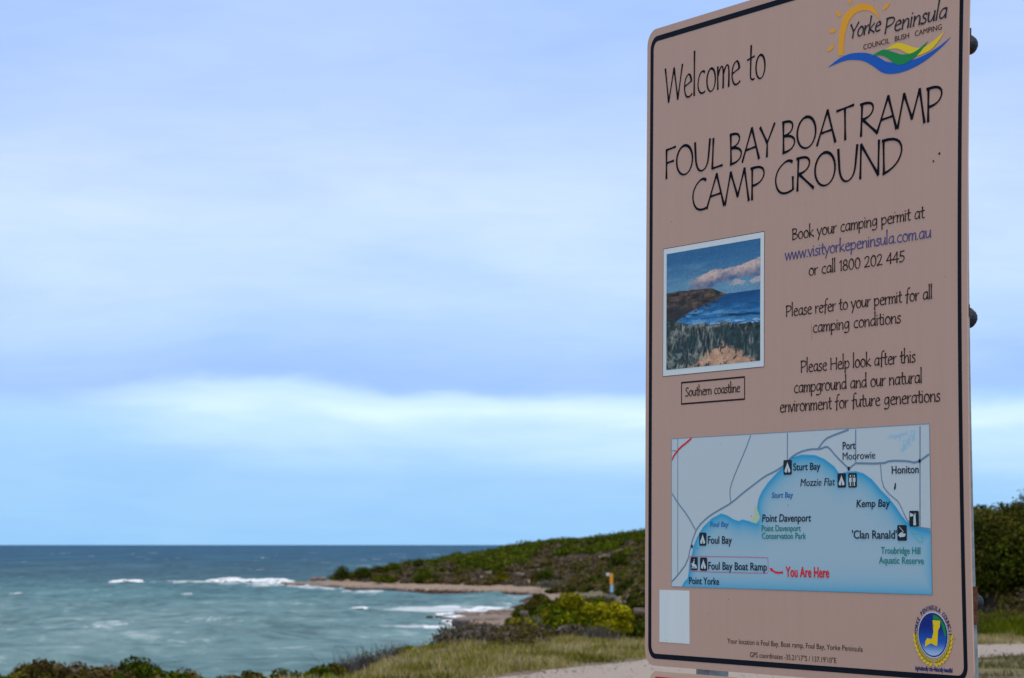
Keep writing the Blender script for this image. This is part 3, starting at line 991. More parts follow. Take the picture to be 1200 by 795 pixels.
for x, y in tries:
    s = float(sdist(x, y, LAND))
    if s < 0.15:
        continue
    wv = float(fbm(x / 5, y / 9, 3, 61))
    dd = float(seg_dist(x, y, [(30, 300), (9, 200), (5.5, 150), (5.5, 110), (9, 80)]))
    if (0.45 < x < 9 and y < 52) or (0.5 < x < 3.6 and y < 67) or (y < 60 and r_.random() < .35) or wv < 0.40 or (dd < 1.6) or (y > 56 and y < 62 and wv < .44) or float(seg_dist(x, y, ROAD_FAR)) < 5.5:
        continue
    w_ = r_.uniform(.35, 1.15) * (.8 + y / 170); h = w_ * r_.uniform(.20, .38)
    kinds = [['grey', 'olive'], ['dark', 'green'], ['olive', 'brown'], ['grey', 'brown'], ['olive', 'grey']][int(r_.integers(0, 5))]
    z = float(terr(x, y))
    v, c_ = leaf_cloud(r_, [(x, y, z + h * .3)], [(w_ / 2, w_ / 2, h * .7)], 150, 0.020 + y * .0003, kinds, .6, shell=.5)
    allv.append(v); allc.append(c_)
v = np.concatenate(allv); c_ = np.concatenate(allc)
link('bank_scrub', np_mesh('bank_scrub', v, quad_faces(len(v) // 4), False, c_), M_LEAF,
     label='low dark ground hugging scrub between the track and the cove', cat='scrub', kind='stuff')

# --- grass
def grass(name, xy, hgt, width, tones, label, seed):
    r_ = np.random.default_rng(seed)
    n = len(xy)
    z = terr(xy[:, 0], xy[:, 1])
    p = np.column_stack([xy, z - .01])
    patch = fbm(xy[:, 0] / 1.3, xy[:, 1] / 1.3, 3, seed)
    clump = np.clip((fbm(xy[:, 0] * 2.1, xy[:, 1] * 1.6, 2, seed + 3) - .35) * 3, 0, 1.6)
    hh = hgt * r_.uniform(.45, 1.25, n) * (0.30 + patch * .6 + clump * .65)
    lean = np.column_stack([r_.normal(scale=.35, size=n), r_.normal(scale=.35, size=n), np.ones(n)])
    ang = r_.uniform(0, 3.14, n)
    sd_ = np.column_stack([np.cos(ang), np.sin(ang), np.zeros(n)]) * width * r_.uniform(.6, 1.3, n)[:, None]
    top = p + lean * hh[:, None]
    midp = p + lean * (hh * .5)[:, None] * np.array([.7, .7, 1])
    q = np.stack([p - sd_, p + sd_, midp + sd_ * .7, top, midp - sd_ * .7], 1)
    tn = np.array(tones)
    ti = np.clip((.55 * patch * 1.5 + .45 * fbm(xy[:, 0] / .45, xy[:, 1] / .9, 2, seed + 9) * 1.5 - .25) * len(tn) + r_.normal(scale=.8, size=n), 0, len(tn) - 1).astype(int)
    c_ = tn[ti] * r_.uniform(.75, 1.25, n)[:, None]
    return link(name, np_mesh(name, q.reshape(-1, 3), np.arange(n * 5).reshape(-1, 5), False, np.repeat(c_, 5, axis=0)), M_GRASS,
                label=label, cat='grass', kind='stuff')


ROADPOLY = ROAD_FAR + ROAD_NEAR[::-1]
def scatter(n, lo, hi, cond, seed):
    r_ = np.random.default_rng(seed)
    p = r_.uniform(lo, hi, size=(n, 2))
    return p[cond(p[:, 0], p[:, 1])]


def far_side(x, y):
    return y > np.interp(x, [q[0] for q in ROAD_FAR], [q[1] for q in ROAD_FAR])


def c1(x, y):
    rd = seg_dist(x, y, ROAD_FAR)
    return far_side(x, y) & (rd > 0.05 + 0.35 * vnoise(x * 2, y * 2, 5)) & (sdist(x, y, LAND) > -1.5) & (rd < 11) & (fbm(x / 1.1, y / 1.1, 3, 8) > np.interp(rd, [0, 2, 5, 7, 11], [.38, .34, .42, .50, .62]))


TAN = [(0.08, 0.085, 0.010), (0.14, 0.14, 0.018), (0.23, 0.21, 0.035), (0.31, 0.265, 0.08), (0.38, 0.32, 0.13), (0.46, 0.37, 0.19), (0.50, 0.41, 0.26)]
GRN = [(0.05, 0.075, 0.002), (0.085, 0.115, 0.003), (0.13, 0.15, 0.005), (0.20, 0.19, 0.03)]
xy = scatter(170000, (-8, 26), (9, 56), c1, 1)
grass('verge_grass', xy, 0.108, 0.010, TAN, 'dry tan and green grass along the far side of the gravel track', 501)
xy = scatter(60000, (9, 46.5), (17, 72), lambda x, y: far_side(x, y) & (seg_dist(x, y, ROAD_FAR) > 1.2), 2)
grass('green_grass', xy, 0.24, 0.014, GRN, 'taller green grass in front of the tall wattles right of the sign', 502)
xy = scatter(60000, (4, 46), (17, 54), lambda x, y: far_side(x, y) & (seg_dist(x, y, ROAD_FAR) > .1) & (seg_dist(x, y, ROAD_FAR) < 3.2), 4)
grass('pale_grass', xy, 0.13, 0.012, TAN[1:], 'short pale dry grass on the far edge of the track right of the sign', 504)
xy = scatter(70000, (2, 24), (14, 45), lambda x, y: (~far_side(x, y)) & (~inside(x, y, ROADPOLY)) & (fbm(x / .9, y / .9, 3, 18) > .47), 3)
grass('near_grass', xy, 0.07, 0.010, [(0.10, 0.10, 0.03), (0.17, 0.14, 0.06), (0.24, 0.19, 0.11)], 'short sparse brown grass in gravel on the near side of the track', 503)


st_r = np.random.default_rng(91)
tq = st_r.random(9000); sq = st_r.random(9000)
kq = (tq * (n_ - 1)).astype(int)
edge_bias = np.where(st_r.random(9000) < .5, sq ** 3 * .5, 1 - sq ** 3 * .5)
px_ = fa[kq, 0] * (1 - edge_bias) + ne[kq, 0] * edge_bias + st_r.normal(scale=.15, size=9000)
py_ = fa[kq, 1] * (1 - edge_bias) + ne[kq, 1] * edge_bias + st_r.normal(scale=.15, size=9000)
OCT = np.array([(1, 0, 0), (0, 1, 0), (-1, 0, 0), (0, -1, 0), (0, 0, .7), (0, 0, -.5)])
OF = np.array([(0, 1, 4), (1, 2, 4), (2, 3, 4), (3, 0, 4), (1, 0, 5), (2, 1, 5), (3, 2, 5), (0, 3, 5)])
siz = st_r.gamma(2.0, .0032, 9000) + .004
ang_s = st_r.uniform(0, 3, 9000)
vx = OCT[None] * siz[:, None, None] * st_r.uniform(.6, 1.4, (9000, 6, 1))
ca, sa = np.cos(ang_s)[:, None], np.sin(ang_s)[:, None]
vx = np.stack([vx[..., 0] * ca - vx[..., 1] * sa, vx[..., 0] * sa + vx[..., 1] * ca, vx[..., 2]], -1)
vx += np.stack([px_, py_, terr(px_, py_) + .016 + siz * .3], -1)[:, None]
sf = (OF[None] + (np.arange(9000) * 6)[:, None, None]).reshape(-1, 3)
sc3 = np.repeat(np.array([(.24, .20, .165), (.42, .36, .30), (.32, .27, .225), (.17, .14, .115)])[st_r.integers(0, 4, 9000)], 6, axis=0)
link('track_gravel', np_mesh('track_gravel', vx.reshape(-1, 3), sf, False, sc3), tint_mat('stone', .9, .1),
     label='loose stones scattered along the pale gravel track', cat='gravel', kind='stuff')


# ================================================================== ROCKS
m, k, bs, o = mat('shore_rock')
geo = k.n('ShaderNodeNewGeometry'); P = geo.outputs['Position']
sz = k.n('ShaderNodeSeparateXYZ'); k.l(P, sz.inputs[0])
a = k.noise(P, 0.9, 6, 0.65); a2 = k.noise(P, 5.0, 5, 0.65)
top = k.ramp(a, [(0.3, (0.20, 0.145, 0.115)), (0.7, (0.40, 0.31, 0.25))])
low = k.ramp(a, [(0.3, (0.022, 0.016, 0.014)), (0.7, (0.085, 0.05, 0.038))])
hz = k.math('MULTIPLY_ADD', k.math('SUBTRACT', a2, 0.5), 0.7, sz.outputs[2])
c = k.mix(k.ramp(hz, [(0.62, (0, 0, 0)), (0.85, (1, 1, 1))]), low, top)  # rock colour darkens towards its base
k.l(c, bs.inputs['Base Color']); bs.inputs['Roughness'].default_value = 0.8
b = k.n('ShaderNodeBump'); b.inputs['Strength'].default_value = 1; b.inputs['Distance'].default_value = 0.4
k.l(a2, b.inputs['Height']); k.l(b.outputs[0], bs.inputs['Normal'])
M_ROCK = m


def rock(x, y, sx, sy, sz_, z, rot, label, seed, group):
    bm = bmesh.new()
    bmesh.ops.create_icosphere(bm, subdivisions=4, radius=1)
    r_ = np.random.default_rng(seed)
    co = np.array([v_.co[:] for v_ in bm.verts])
    lat = fbm(co[:, 0] * 1.6 + seed, co[:, 1] * 1.6 + co[:, 2], 4, seed)
    lat2 = fbm(co[:, 0] * 4 + seed, co[:, 2] * 4 + co[:, 1] * 2, 4, seed + 5)
    strata = np.round((co[:, 2] + lat * .5) * 3) / 3
    co2 = co * (0.72 + 0.45 * lat + 0.22 * lat2)[:, None]
    co2[:, 2] = np.clip(co2[:, 2] * .6 + strata * .4, -.6, .62 + .2 * lat2)
    for v_, c_ in zip(bm.verts, co2):
        v_.co = (c_[0] * sx, c_[1] * sy, c_[2] * sz_)
    o_ = link('shore_rock', bm_mesh('shore_rock', bm), M_ROCK, label=label, cat='rock', group=group)
    o_.location = (x, y, z); o_.rotation_euler = (0, 0, rot)


GR = 'rocks at the edge of the sea'
for i, (px, py, wpx, hm, lab) in enumerate([
        (570, 734, 66, .85, 'broad flat pinkish rock shelf with dark lower edge in the cove'),
        (592, 727, 44, 1.0, 'pale rock ledge rising behind the flat shelf in the cove'),
        (548, 729, 26, 0.9, 'low brown rock at the seaward end of the cove shelf'),
        (522, 728.5, 20, 0.55, 'small dark rock in the foam off the cove shelf'),
        (504, 727, 7, 0.38, 'tiny dark rock furthest out in the foam of the cove'),
        (345, 687.5, 26, 0.7, 'low brown rock at the outermost tip of the headland'),
        (372, 689.5, 42, 1.0, 'long brown rock ledge just right of the headland tip'),
        (384, 691, 34, 0.8, 'dark rock ledge in front of the headland tip'),
        (440, 693.6, 44, 0.7, 'thin dark rock ledge along the headland shore'),
        (374, 684.5, 12, .45, 'small dark rock lying on top of the ledge at the headland tip')]):
    x, y = sea(px, py)
    w_ = wpx / 3200 * y
    rock(x, y, w_ / 1.8, min(w_ * .9, 9), hm * 1.45, 0.10 if i != 9 else 1.0, 0.1 * i, lab, 600 + i, GR)

# the paler boulders that show through the scrub
for i, (px, d, top, wpx, lab) in enumerate([
        (749, 76, 713, 12, 'pale pink boulder beside the left edge of the sign'),
        (614, 96, 716, 9, 'small pale boulder in the scrub right of the cove shelf')]):
    x, y = at(px, d)
    w_ = wpx / 3200 * d
    zt_ = EYE - (top - 638.5) / 3200 * d
    rock(x, y, w_ * .5, w_ * .6, w_ * .45, zt_ - w_ * .25, .4, lab, 640 + i, 'pale boulders in the scrub')


# ================================================================== SIGN
# sheet frame: O top left corner of the face, U along it, V down, NRM out of the face
SO = np.array([0.31660821, 6.30885075, 9.19578057])
SU = np.array([0.48237305, -0.87595914, -0.00343855]); SU /= np.linalg.norm(SU)
SV = np.array([-7.76219351e-03, -3.49137010e-04, -9.99969813e-01]); SV /= np.linalg.norm(SV)
SN = np.array([-0.8759315, -0.48238518, 0.00696778]); SN /= np.linalg.norm(SN)
W, H = 1.2, 1.4712


def bow(u, v):
    a = np.clip(u / W, 0, 1.05); b_ = np.clip(v / H, 0, 1)
    return 4 * b_ * (1 - b_) * (0.0010 + 0.0115 * a)


def S(u, v, w_=0.0, flex=True):
    """sheet coordinates in metres -> world"""
    u = np.asarray(u, float); v = np.asarray(v, float)
    ww = w_ + (bow(u, v) if flex else 0)
    return SO + SU * u[..., None] + SV * v[..., None] + SN * np.asarray(ww)[..., None]


foot = S(np.array(0.6), np.array(H), -0.03, False)
sign = empty('information_sign', (foot[0], foot[1], 6.4), label='tall beige Foul Bay Boat Ramp camp ground sign with map, photo and black border line', cat='sign')
OFF = np.array([foot[0], foot[1], 6.4])


def sheet(name, uv, faces, material, parent, w_=0.0, flex=True, col=None, smooth=False, root=None, **kw):
    uv = np.asarray(uv, float)
    v = S(uv[:, 0], uv[:, 1], w_, flex) - (root if root is not None else OFF)
    return link(name, np_mesh(name, v, faces, smooth, col), material, parent, **kw)


def rrect(u0, v0, u1, v1, r, k_=8, nu=10, nv=24):
    pts = []
    def arc(cu, cv, a0):
        for j in range(k_ + 1):
            a = a0 + j / k_ * math.pi / 2
            pts.append((cu + r * math.cos(a), cv + r * math.sin(a)))
    def line(p, q, n):
        for j in range(1, n):
            pts.append((p[0] + (q[0] - p[0]) * j / n, p[1] + (q[1] - p[1]) * j / n))
    arc(u1 - r, v1 - r, 0); line((u1 - r, v1), (u0 + r, v1), nu)
    arc(u0 + r, v1 - r, math.pi / 2); line((u0, v1 - r), (u0, v0 + r), nv)
    arc(u0 + r, v0 + r, math.pi); line((u0 + r, v0), (u1 - r, v0), nu)
    arc(u1 - r, v0 + r, 1.5 * math.pi); line((u1, v0 + r), (u1, v1 - r), nv)
    return np.array(pts)


def ring(name, outer, inner, material, parent, w_, **kw):
    n = len(outer)
    uv = np.concatenate([outer, inner])
    i = np.arange(n); j = (i + 1) % n
    return sheet(name, uv, np.stack([i, j, j + n, i + n], 1), material, parent, w_, **kw)


def plate(name, u0, v0, u1, v1, r, t, material, parent, root=None, w_=0.0, nv=44, flex=True, **kw):
    """a sheet of metal with rounded corners and real thickness"""
    vsv = sorted(set([v0 + r * (1 - math.cos(a)) for a in np.linspace(0, math.pi / 2, 9)] + list(np.linspace(v0 + r, v1 - r, nv)) + [v1 - r * (1 - math.cos(a)) for a in np.linspace(0, math.pi / 2, 9)]))
    uv, nU = [], 7
    for vv in vsv:
        dv = max(0, v0 + r - vv, vv - (v1 - r))
        ins = r - math.sqrt(max(0, r * r - dv * dv))
        for q in np.linspace(u0 + ins, u1 - ins, nU):
            uv.append((q, vv))
    uv = np.array(uv); nr = len(vsv)
    F = S(uv[:, 0], uv[:, 1], w_, flex); B = S(uv[:, 0], uv[:, 1], w_ - t, flex)
    v = np.concatenate([F, B]) - (root if root is not None else OFF)
    n = len(uv)
    i = (np.arange(nr - 1)[:, None] * nU + np.arange(nU - 1)[None]).ravel()
    faces = [np.stack([i, i + nU, i + nU + 1, i + 1], 1), np.stack([i, i + 1, i + nU + 1, i + nU], 1) + n]
    lft = np.arange(nr - 1) * nU
    faces.append(np.stack([lft, lft + n, lft + nU + n, lft + nU], 1))
    rg = lft + nU - 1
    faces.append(np.stack([rg, rg + nU, rg + nU + n, rg + n], 1))
    tp = np.arange(nU - 1)
    faces.append(np.stack([tp, tp + 1, tp + 1 + n, tp + n], 1))
    bt = tp + (nr - 1) * nU
    faces.append(np.stack([bt, bt + n, bt + 1 + n, bt + 1], 1))
    return link(name, np_mesh(name, v, np.concatenate(faces)), material, parent, **kw)


M_BEIGE = sign_mat('beige_sheet', ink(149, 129, 125))
M_BLACK = sign_mat('black_ink', ink(14, 20, 32), 0.5, 0.05, spec=0.03)
M_NAVY = sign_mat('title_ink', ink(14, 20, 32), 0.6, 0.05, spec=0.0)
M_TXT = sign_mat('text_ink', ink(38, 33, 36), 0.6, 0.05, spec=0.0)
M_BLUE = sign_mat('web_address_ink', ink(50, 58, 116), 0.5, 0.05)
M_RED = sign_mat('red_print', ink(155, 22, 36), 0.35, 0.05)
M_WHITE = sign_mat('white_sticker', ink(168, 184, 200), 0.3, 0.04)
M_GALV = simple('galvanised_steel', (0.33, 0.36, 0.37, 1), 0.45, 0.7, 0.25, 40, 0.2)
M_ALU = simple('dull_aluminium', (0.20, 0.24, 0.27, 1), 0.5, 0.3, 0.2, 60, 0.1)
M_DARKSTEEL = simple('dark_steel', (0.035, 0.035, 0.045, 1), 0.5, 0.5, 0.3, 60, 0.2)
M_RUST = simple('rusty_steel', (0.10, 0.045, 0.025, 1), 0.85, 0.2, 0.5, 90, 0.5)

plate('panel', 0, 0, W, H, 0.038, 0.003, M_BEIGE, sign)
ring('border_line', rrect(.0148, .0175, 1.1822, 1.4552, .030), rrect(.0282, .0300, 1.1705, 1.4437, .019), M_BLACK, sign, 0.0004)

# ---- stroke lettering (light, slightly flared hand-drawn capitals and small letters)
GL = {
 'A': ('M0 0L.36 1.05L.64 0M.13 .36L.53 .41', .68), 'B': ('M.08 0L.06 1M.03 .99Q.44 1.04 .40 .78Q.36 .58 .08 .54Q.5 .52 .48 .27Q.42 .02 .05 0', .52),
 'C': ('M.56 .93Q.44 1.04 .30 .93Q.04 .72 .07 .40Q.12 .02 .38 0Q.5 0 .58 .03', .6), 'D': ('M.08 0L.06 1M.02 .97Q.62 1.06 .62 .60Q.56 .16 .05 0', .68),
 'E': ('M.42 1.02L.06 .99L.06 0L.44 .02M.06 .52L.36 .54', .48), 'F': ('M.06 0L.06 .98L.44 1.03M.06 .53L.36 .56', .44),
 'G': ('M.64 .93Q.5 1.04 .34 .93Q.05 .74 .07 .40Q.12 0 .42 0Q.58 .02 .67 .08L.66 .46', .76), 'H': ('M.06 0L.06 1M.54 0L.54 1M.06 .5L.54 .53', .62),
 'L': ('M.10 1L.06 0L.46 .04', .45), 'M': ('M0 0L.20 1.0L.46 .2L.70 1.04L.86 0', .9), 'N': ('M.06 0L.08 1L.62 .02L.64 1.02', .72),
 'O': ('O.38 .5 .33 .5', .76), 'P': ('M.08 0L.08 1M.03 .98Q.52 1.06 .5 .74Q.44 .46 .09 .43', .54),
 'R': ('M.06 0L.09 1M.03 .98Q.50 1.05 .46 .76Q.40 .54 .11 .50L.60 0', .6), 'S': ('M.42 .92Q.32 1.02 .22 .98Q.06 .9 .12 .74Q.18 .6 .3 .48Q.46 .32 .40 .16Q.30 -.04 .04 .05', .48),
 'T': ('M0 .95L.58 1.03M.28 .99L.30 0', .56), 'U': ('M.05 1L.09 .4Q.14 0 .34 0Q.58 .04 .61 .5L.66 1.02', .70),
 'W': ('M.02 1L.18 0L.42 .96L.60 .02L.80 1', .84), 'Y': ('M0 1L.27 .45M.54 1.04L.27 .45L.26 0', .54),
 'a': ('M.38 .60Q.2 .70 .10 .52Q.0 .2 .12 .04Q.26 -.04 .38 .3M.38 .62L.40 0', .47), 'b': ('M.06 1.2L.06 0M.07 .42Q.18 .70 .32 .60Q.46 .44 .38 .16Q.3 -.03 .06 .04', .46),
 'c': ('M.36 .60Q.22 .70 .12 .52Q0 .22 .14 .06Q.24 -.04 .38 .04', .41), 'd': ('M.38 .56Q.2 .70 .10 .52Q.0 .2 .12 .04Q.26 -.04 .38 .3M.38 1.24L.40 0', .48),
 'e': ('M.07 .33L.37 .44Q.34 .66 .24 .66Q.06 .60 .06 .28Q.09 .02 .22 0Q.34 0 .40 .07', .44), 'f': ('M.36 1.16Q.2 1.26 .17 .95L.13 -.16M0 .58L.30 .64', .32),
 'g': ('M.38 .60Q.2 .70 .10 .52Q.02 .24 .12 .09Q.26 .0 .38 .36M.38 .62L.40 -.10Q.36 -.40 .04 -.30', .47), 'h': ('M.06 1.24L.06 0M.07 .38Q.22 .68 .31 .60Q.39 .52 .38 0', .46),
 'i': ('M.06 .64L.07 0M.06 .86L.07 .90', .17), 'k': ('M.06 1.24L.06 0M.36 .64L.08 .30L.42 0', .43), 'l': ('M.06 1.28L.06 0', .16),
 'm': ('M.05 .64L.06 0M.07 .40Q.18 .70 .26 .60Q.31 .52 .29 0M.31 .42Q.42 .70 .50 .60Q.56 .52 .53 0', .61), 'n': ('M.05 .64L.06 0M.07 .38Q.22 .70 .31 .60Q.39 .52 .37 0', .45),
 'o': ('O.235 .32 .185 .33', .47), 'p': ('M.05 .64L.07 -.38M.07 .42Q.18 .70 .32 .60Q.46 .44 .38 .16Q.3 -.03 .07 .06', .46),
 'r': ('M.05 .64L.06 0M.07 .38Q.16 .64 .29 .62', .31), 's': ('M.28 .58Q.12 .70 .08 .54Q.06 .42 .18 .33Q.32 .22 .26 .08Q.18 -.04 .02 .04', .33),
 't': ('M.15 .98L.13 .12Q.16 -.02 .29 .03M0 .60L.29 .66', .31), 'u': ('M.05 .64Q.04 .10 .13 .02Q.28 -.03 .36 .40M.37 .64L.39 0', .46),
 'v': ('M0 .64L.18 0L.34 .67', .37), 'w': ('M0 .64L.14 0L.29 .60L.42 0L.56 .67', .59), 'y': ('M0 .64L.19 .06M.38 .67L.08 -.38', .40),
 '0': ('O.24 .47 .19 .47', .5), '1': ('M.03 .78L.16 .95L.16 0', .26), '2': ('M.04 .78Q.10 .97 .24 .95Q.42 .90 .34 .62Q.24 .28 .02 .02L.42 .05', .47),
 '4': ('M.32 0L.33 .95L.02 .30L.45 .33', .49), '5': ('M.38 .96L.11 .93L.08 .54Q.38 .62 .38 .30Q.30 -.04 .03 .05', .45), '8': ('O.23 .71 .14 .23O.23 .24 .18 .24', .47),
 '.': ('M.05 .0L.07 .05', .15), ',': ('M.08 .05L.04 -.1', .15), ' ': ('', .27),
}


def parse(path):
    """-> list of polylines (already split where the pen turns sharply)"""
    import re
    tok = re.findall(r'[MLQO]|-?\d*\.?\d+', path)
    lines, cur, i = [], [], 0
    while i < len(tok):
        t = tok[i]; i += 1
        g = lambda n: [float(q) for q in tok[i:i + n]]
        if t == 'M':
            if len(cur) > 1: lines.append(cur)
            x, y = g(2); i += 2; cur = [(x, y)]
        elif t == 'L':
            x, y = g(2); i += 2
            if len(cur) >= 2:
                a = np.array(cur[-1]) - np.array(cur[-2]); b_ = np.array((x, y)) - np.array(cur[-1])
                if a @ b_ / (np.linalg.norm(a) * np.linalg.norm(b_) + 1e-9) < .75:
                    lines.append(cur); cur = [cur[-1]]
            x0, y0 = cur[-1]
            cur += [(x0 + (x - x0) * q / 3, y0 + (y - y0) * q / 3) for q in (1, 2, 3)]
        elif t == 'Q':
            cx, cy, x, y = g(4); i += 4
            x0, y0 = cur[-1]
            if len(cur) >= 2:
                a = np.array(cur[-1]) - np.array(cur[-2]); b_ = np.array((cx, cy)) - np.array(cur[-1])
                if a @ b_ / (np.linalg.norm(a) * np.linalg.norm(b_) + 1e-9) < .3:
                    lines.append(cur); cur = [cur[-1]]
            for j in range(1, 7):
                s = j / 6
                cur.append(((1 - s) ** 2 * x0 + 2 * s * (1 - s) * cx + s * s * x, (1 - s) ** 2 * y0 + 2 * s * (1 - s) * cy + s * s * y))
        elif t == 'O':
            if len(cur) > 1: lines.append(cur)
            cur = []
            cx, cy, rx, ry = g(4); i += 4
            lines.append([(cx + rx * math.sin(a), cy + ry * math.cos(a)) for a in np.linspace(-.12, 2 * math.pi - .1, 25)])
    if len(cur) > 1: lines.append(cur)
    return lines


def ribbon(pts, wid, taper=0.25, ext=0.0):
    P_ = np.array(pts, float)
    if ext:
        a = P_[0] - P_[1]; P_[0] += a / (np.linalg.norm(a) + 1e-9) * ext
        a = P_[-1] - P_[-2]; P_[-1] += a / (np.linalg.norm(a) + 1e-9) * ext
    T = np.gradient(P_, axis=0)
    T /= np.linalg.norm(T, axis=1, keepdims=True) + 1e-9
    nn = np.stack([-T[:, 1], T[:, 0]], 1)
    s = np.linspace(-1, 1, len(P_))
    wd = wid / 2 * (1 - taper * .5 + taper * np.abs(s) ** 1.5)
    if taper > 0:
        wd = wd * (.62 + .60 * np.abs(T[:, 0] * .42 + T[:, 1] * .90))
    return P_ + nn * wd[:, None], P_ - nn * wd[:, None]


def stroke_text(name, text, u0, u1, vb, size, wid, material, parent, slant=0.0, w_=0.0007, squeeze_y=1.0, jitter=0.0):
    """text set between u0 and u1 with its baseline at vb; size = height of a capital"""
    tot = sum(GL[ch][1] for ch in text)
    sx = (u1 - u0) / tot
    uv, lift, fs, base, x = [], [], [], 0, 0.0
    cnt = 0
    rj = random.Random(len(text))
    for ch in text:
        p, adv = GL[ch]
        dy = rj.uniform(-jitter, jitter)
        for ln in parse(p):
            q = [(u0 + (x + px_) * sx + slant * (py_) * size, vb - (py_ + dy) * size) for px_, py_ in ln]
            a, b_ = ribbon(q, wid, .45, wid * .25)
            n = len(a)
            uv += list(a) + list(b_); lift += [w_ + 0.00003 * (cnt % 7)] * (2 * n)
            for j in range(n - 1):
                fs.append((base + j, base + j + 1, base + n + j + 1, base + n + j))
            base += 2 * n; cnt += 1
        x += adv
    uv = np.array(uv)
    v = S(uv[:, 0], uv[:, 1], np.array(lift)) - OFF
    return link(name, np_mesh(name, v, fs), material, parent)


mm = .001
stroke_text('welcome_lettering', 'Welcome to', .0790, .4960, .1800, .079, .0048, M_NAVY, sign)
for wd_, a_, b_ in (('FOUL', .0822, .3235), ('BAY', .3519, .5310), ('BOAT', .5580, .8200), ('RAMP', .8425, 1.1220)):
    stroke_text('title_lettering', wd_, a_, b_, .3562, .0668, .0059, M_NAVY, sign)
for wd_, a_, b_ in (('CAMP', .1955, .4960), ('GROUND', .5290, .9950)):
    stroke_text('title_lettering', wd_, a_, b_, .4440, .0700, .0059, M_NAVY, sign)
for tx, a_, b_, vb, sz_, mt in (
        ('Book your camping permit at', .6000, 1.0650, .5470, .0228, M_TXT),
        ('www.visityorkepeninsula.com.au', .5745, 1.0875, .5880, .0228, M_BLUE),
        ('or call 1800 202 445', .6625, 1.0010, .6285, .0228, M_TXT),
        ('Please refer to your permit for all', .5770, 1.0910, .7095, .0228, M_TXT),
        ('camping conditions', .6770, .9875, .7500, .0228, M_TXT),
        ('Please Help look after this', .6325, 1.0350, .8315, .0240, M_TXT),
        ('campground and our natural', .6070, 1.0565, .8735, .0240, M_TXT),
        ('environment for future generations', .5535, 1.1140, .9125, .0240, M_TXT)):
    stroke_text('lettering', tx, a_, b_, vb, sz_, .0029, mt, sign)
capt = ring('caption_box', rrect(.1555, .8280, .4190, .8800, .002), rrect(.1590, .8318, .4155, .8762, .001), M_TXT, sign, 0.0004)
stroke_text('lettering', 'Southern coastline', .1728, .4000, .8615, .0190, .0026, M_TXT, sign)


# ---- plain sans lettering from the built-in face
def cap_height():
    cu = bpy.data.curves.new('lettering', 'FONT')
    cu.body = 'H'
    ob = bpy.data.objects.new('lettering_tmp', cu)
    COL.objects.link(ob)
    bpy.context.view_layer.update()
    me = bpy.data.meshes.new_from_object(ob)
    bpy.data.objects.remove(ob)
    h = max(v_.co.y for v_ in me.vertices)
    bpy.data.meshes.remove(me)
    print('cap height', h)
    return h


CAPH = cap_height()


def sans(name, text, u0, u1, vb, cap, material, parent, slant=0.0, w_=0.0012, bold=0.0):
    cu = bpy.data.curves.new('lettering', 'FONT')
    cu.body = text
    cu.size = 1.0
    cu.offset = bold
    cu.resolution_u = 3
    ob = bpy.data.objects.new('lettering_tmp', cu)
    COL.objects.link(ob)
    bpy.context.view_layer.update()
    me = bpy.data.meshes.new_from_object(ob)
    bpy.data.objects.remove(ob)
    n = len(me.vertices)
    co = np.zeros(n * 3, dtype=np.float32)
    me.vertices.foreach_get('co', co)
    co = co.reshape(-1, 3)
    x0, x1 = co[:, 0].min(), co[:, 0].max()
    k_ = cap / CAPH
    u = u0 + (co[:, 0] - x0) / (x1 - x0) * (u1 - u0) + slant * co[:, 1] * k_
    v = vb - co[:, 1] * k_
    X = S(u, v, w_) - OFF
    me.vertices.foreach_set('co', X.astype(np.float32).ravel())
    me.materials.clear()
    me.update()
    return link(name, me, material, parent)


sans('footer_lettering', 'Your location is Foul Bay, Boat ramp, Foul Bay, Yorke Peninsula', .3447, .8440, 1.4095, .0108, M_TXT, sign, w_=.0005)
sans('footer_lettering', "GPS coordinates -35.21'17''S / 137.19'10''E", .4330, .7515, 1.4362, .0108, M_TXT, sign, w_=.0005)

# ---- inset photograph of the coast, printed
def grid_uv(u0, v0, u1, v1, nu, nv):
    gu, gv = np.meshgrid(np.linspace(0, 1, nu), np.linspace(0, 1, nv))
    i_ = (np.arange(nv - 1)[:, None] * nu + np.arange(nu - 1)[None]).ravel()
    f_ = np.stack([i_, i_ + nu, i_ + nu + 1, i_ + 1], 1)
    return gu.ravel(), gv.ravel(), np.stack([u0 + gu.ravel() * (u1 - u0), v0 + gv.ravel() * (v1 - v0)], 1), f_


def ink_np(c):
    c = np.clip(c, 0, 255) / 255.0
    l_ = np.where(c <= .04045, c / 12.92, ((c + .055) / 1.055) ** 2.4)
    return np.clip(l_ / np.array(KS), 0, .95)


def over(base, colr, a):
    return base * (1 - a[:, None]) + np.asarray(colr, float) * a[:, None]


sheet('picture_mount', [(.0775, .5190), (.4935, .5190), (.4935, .8110), (.0775, .8110), (.0775, .665), (.4935, .665)], [(0, 4, 5, 1), (4, 3, 2, 5)], M_WHITE, sign, .0004)
ring('picture_edge', rrect(.0762, .5178, .4948, .8122, .0005), rrect(.0775, .5190, .4935, .8110, .0004), M_TXT, sign, .0005)
s_, t_, uv_, f_ = grid_uv(.0920, .5315, .4790, .7975, 330, 230)


def sst(a, b_, x):
    q = np.clip((x - a) / (b_ - a), 0, 1)
    return q * q * (3 - 2 * q)


def cl(*a):
    return np.array(a, float)


def fb(a_, b_, o_=4, sd_=0, g_=.5):
    return fbm(s_ * a_, t_ * b_, o_, sd_, g_)


def blend(lo, hi, x):
    x = np.clip(x, 0, 1)
    return cl(*lo)[None] * (1 - x)[:, None] + cl(*hi)[None] * x[:, None]


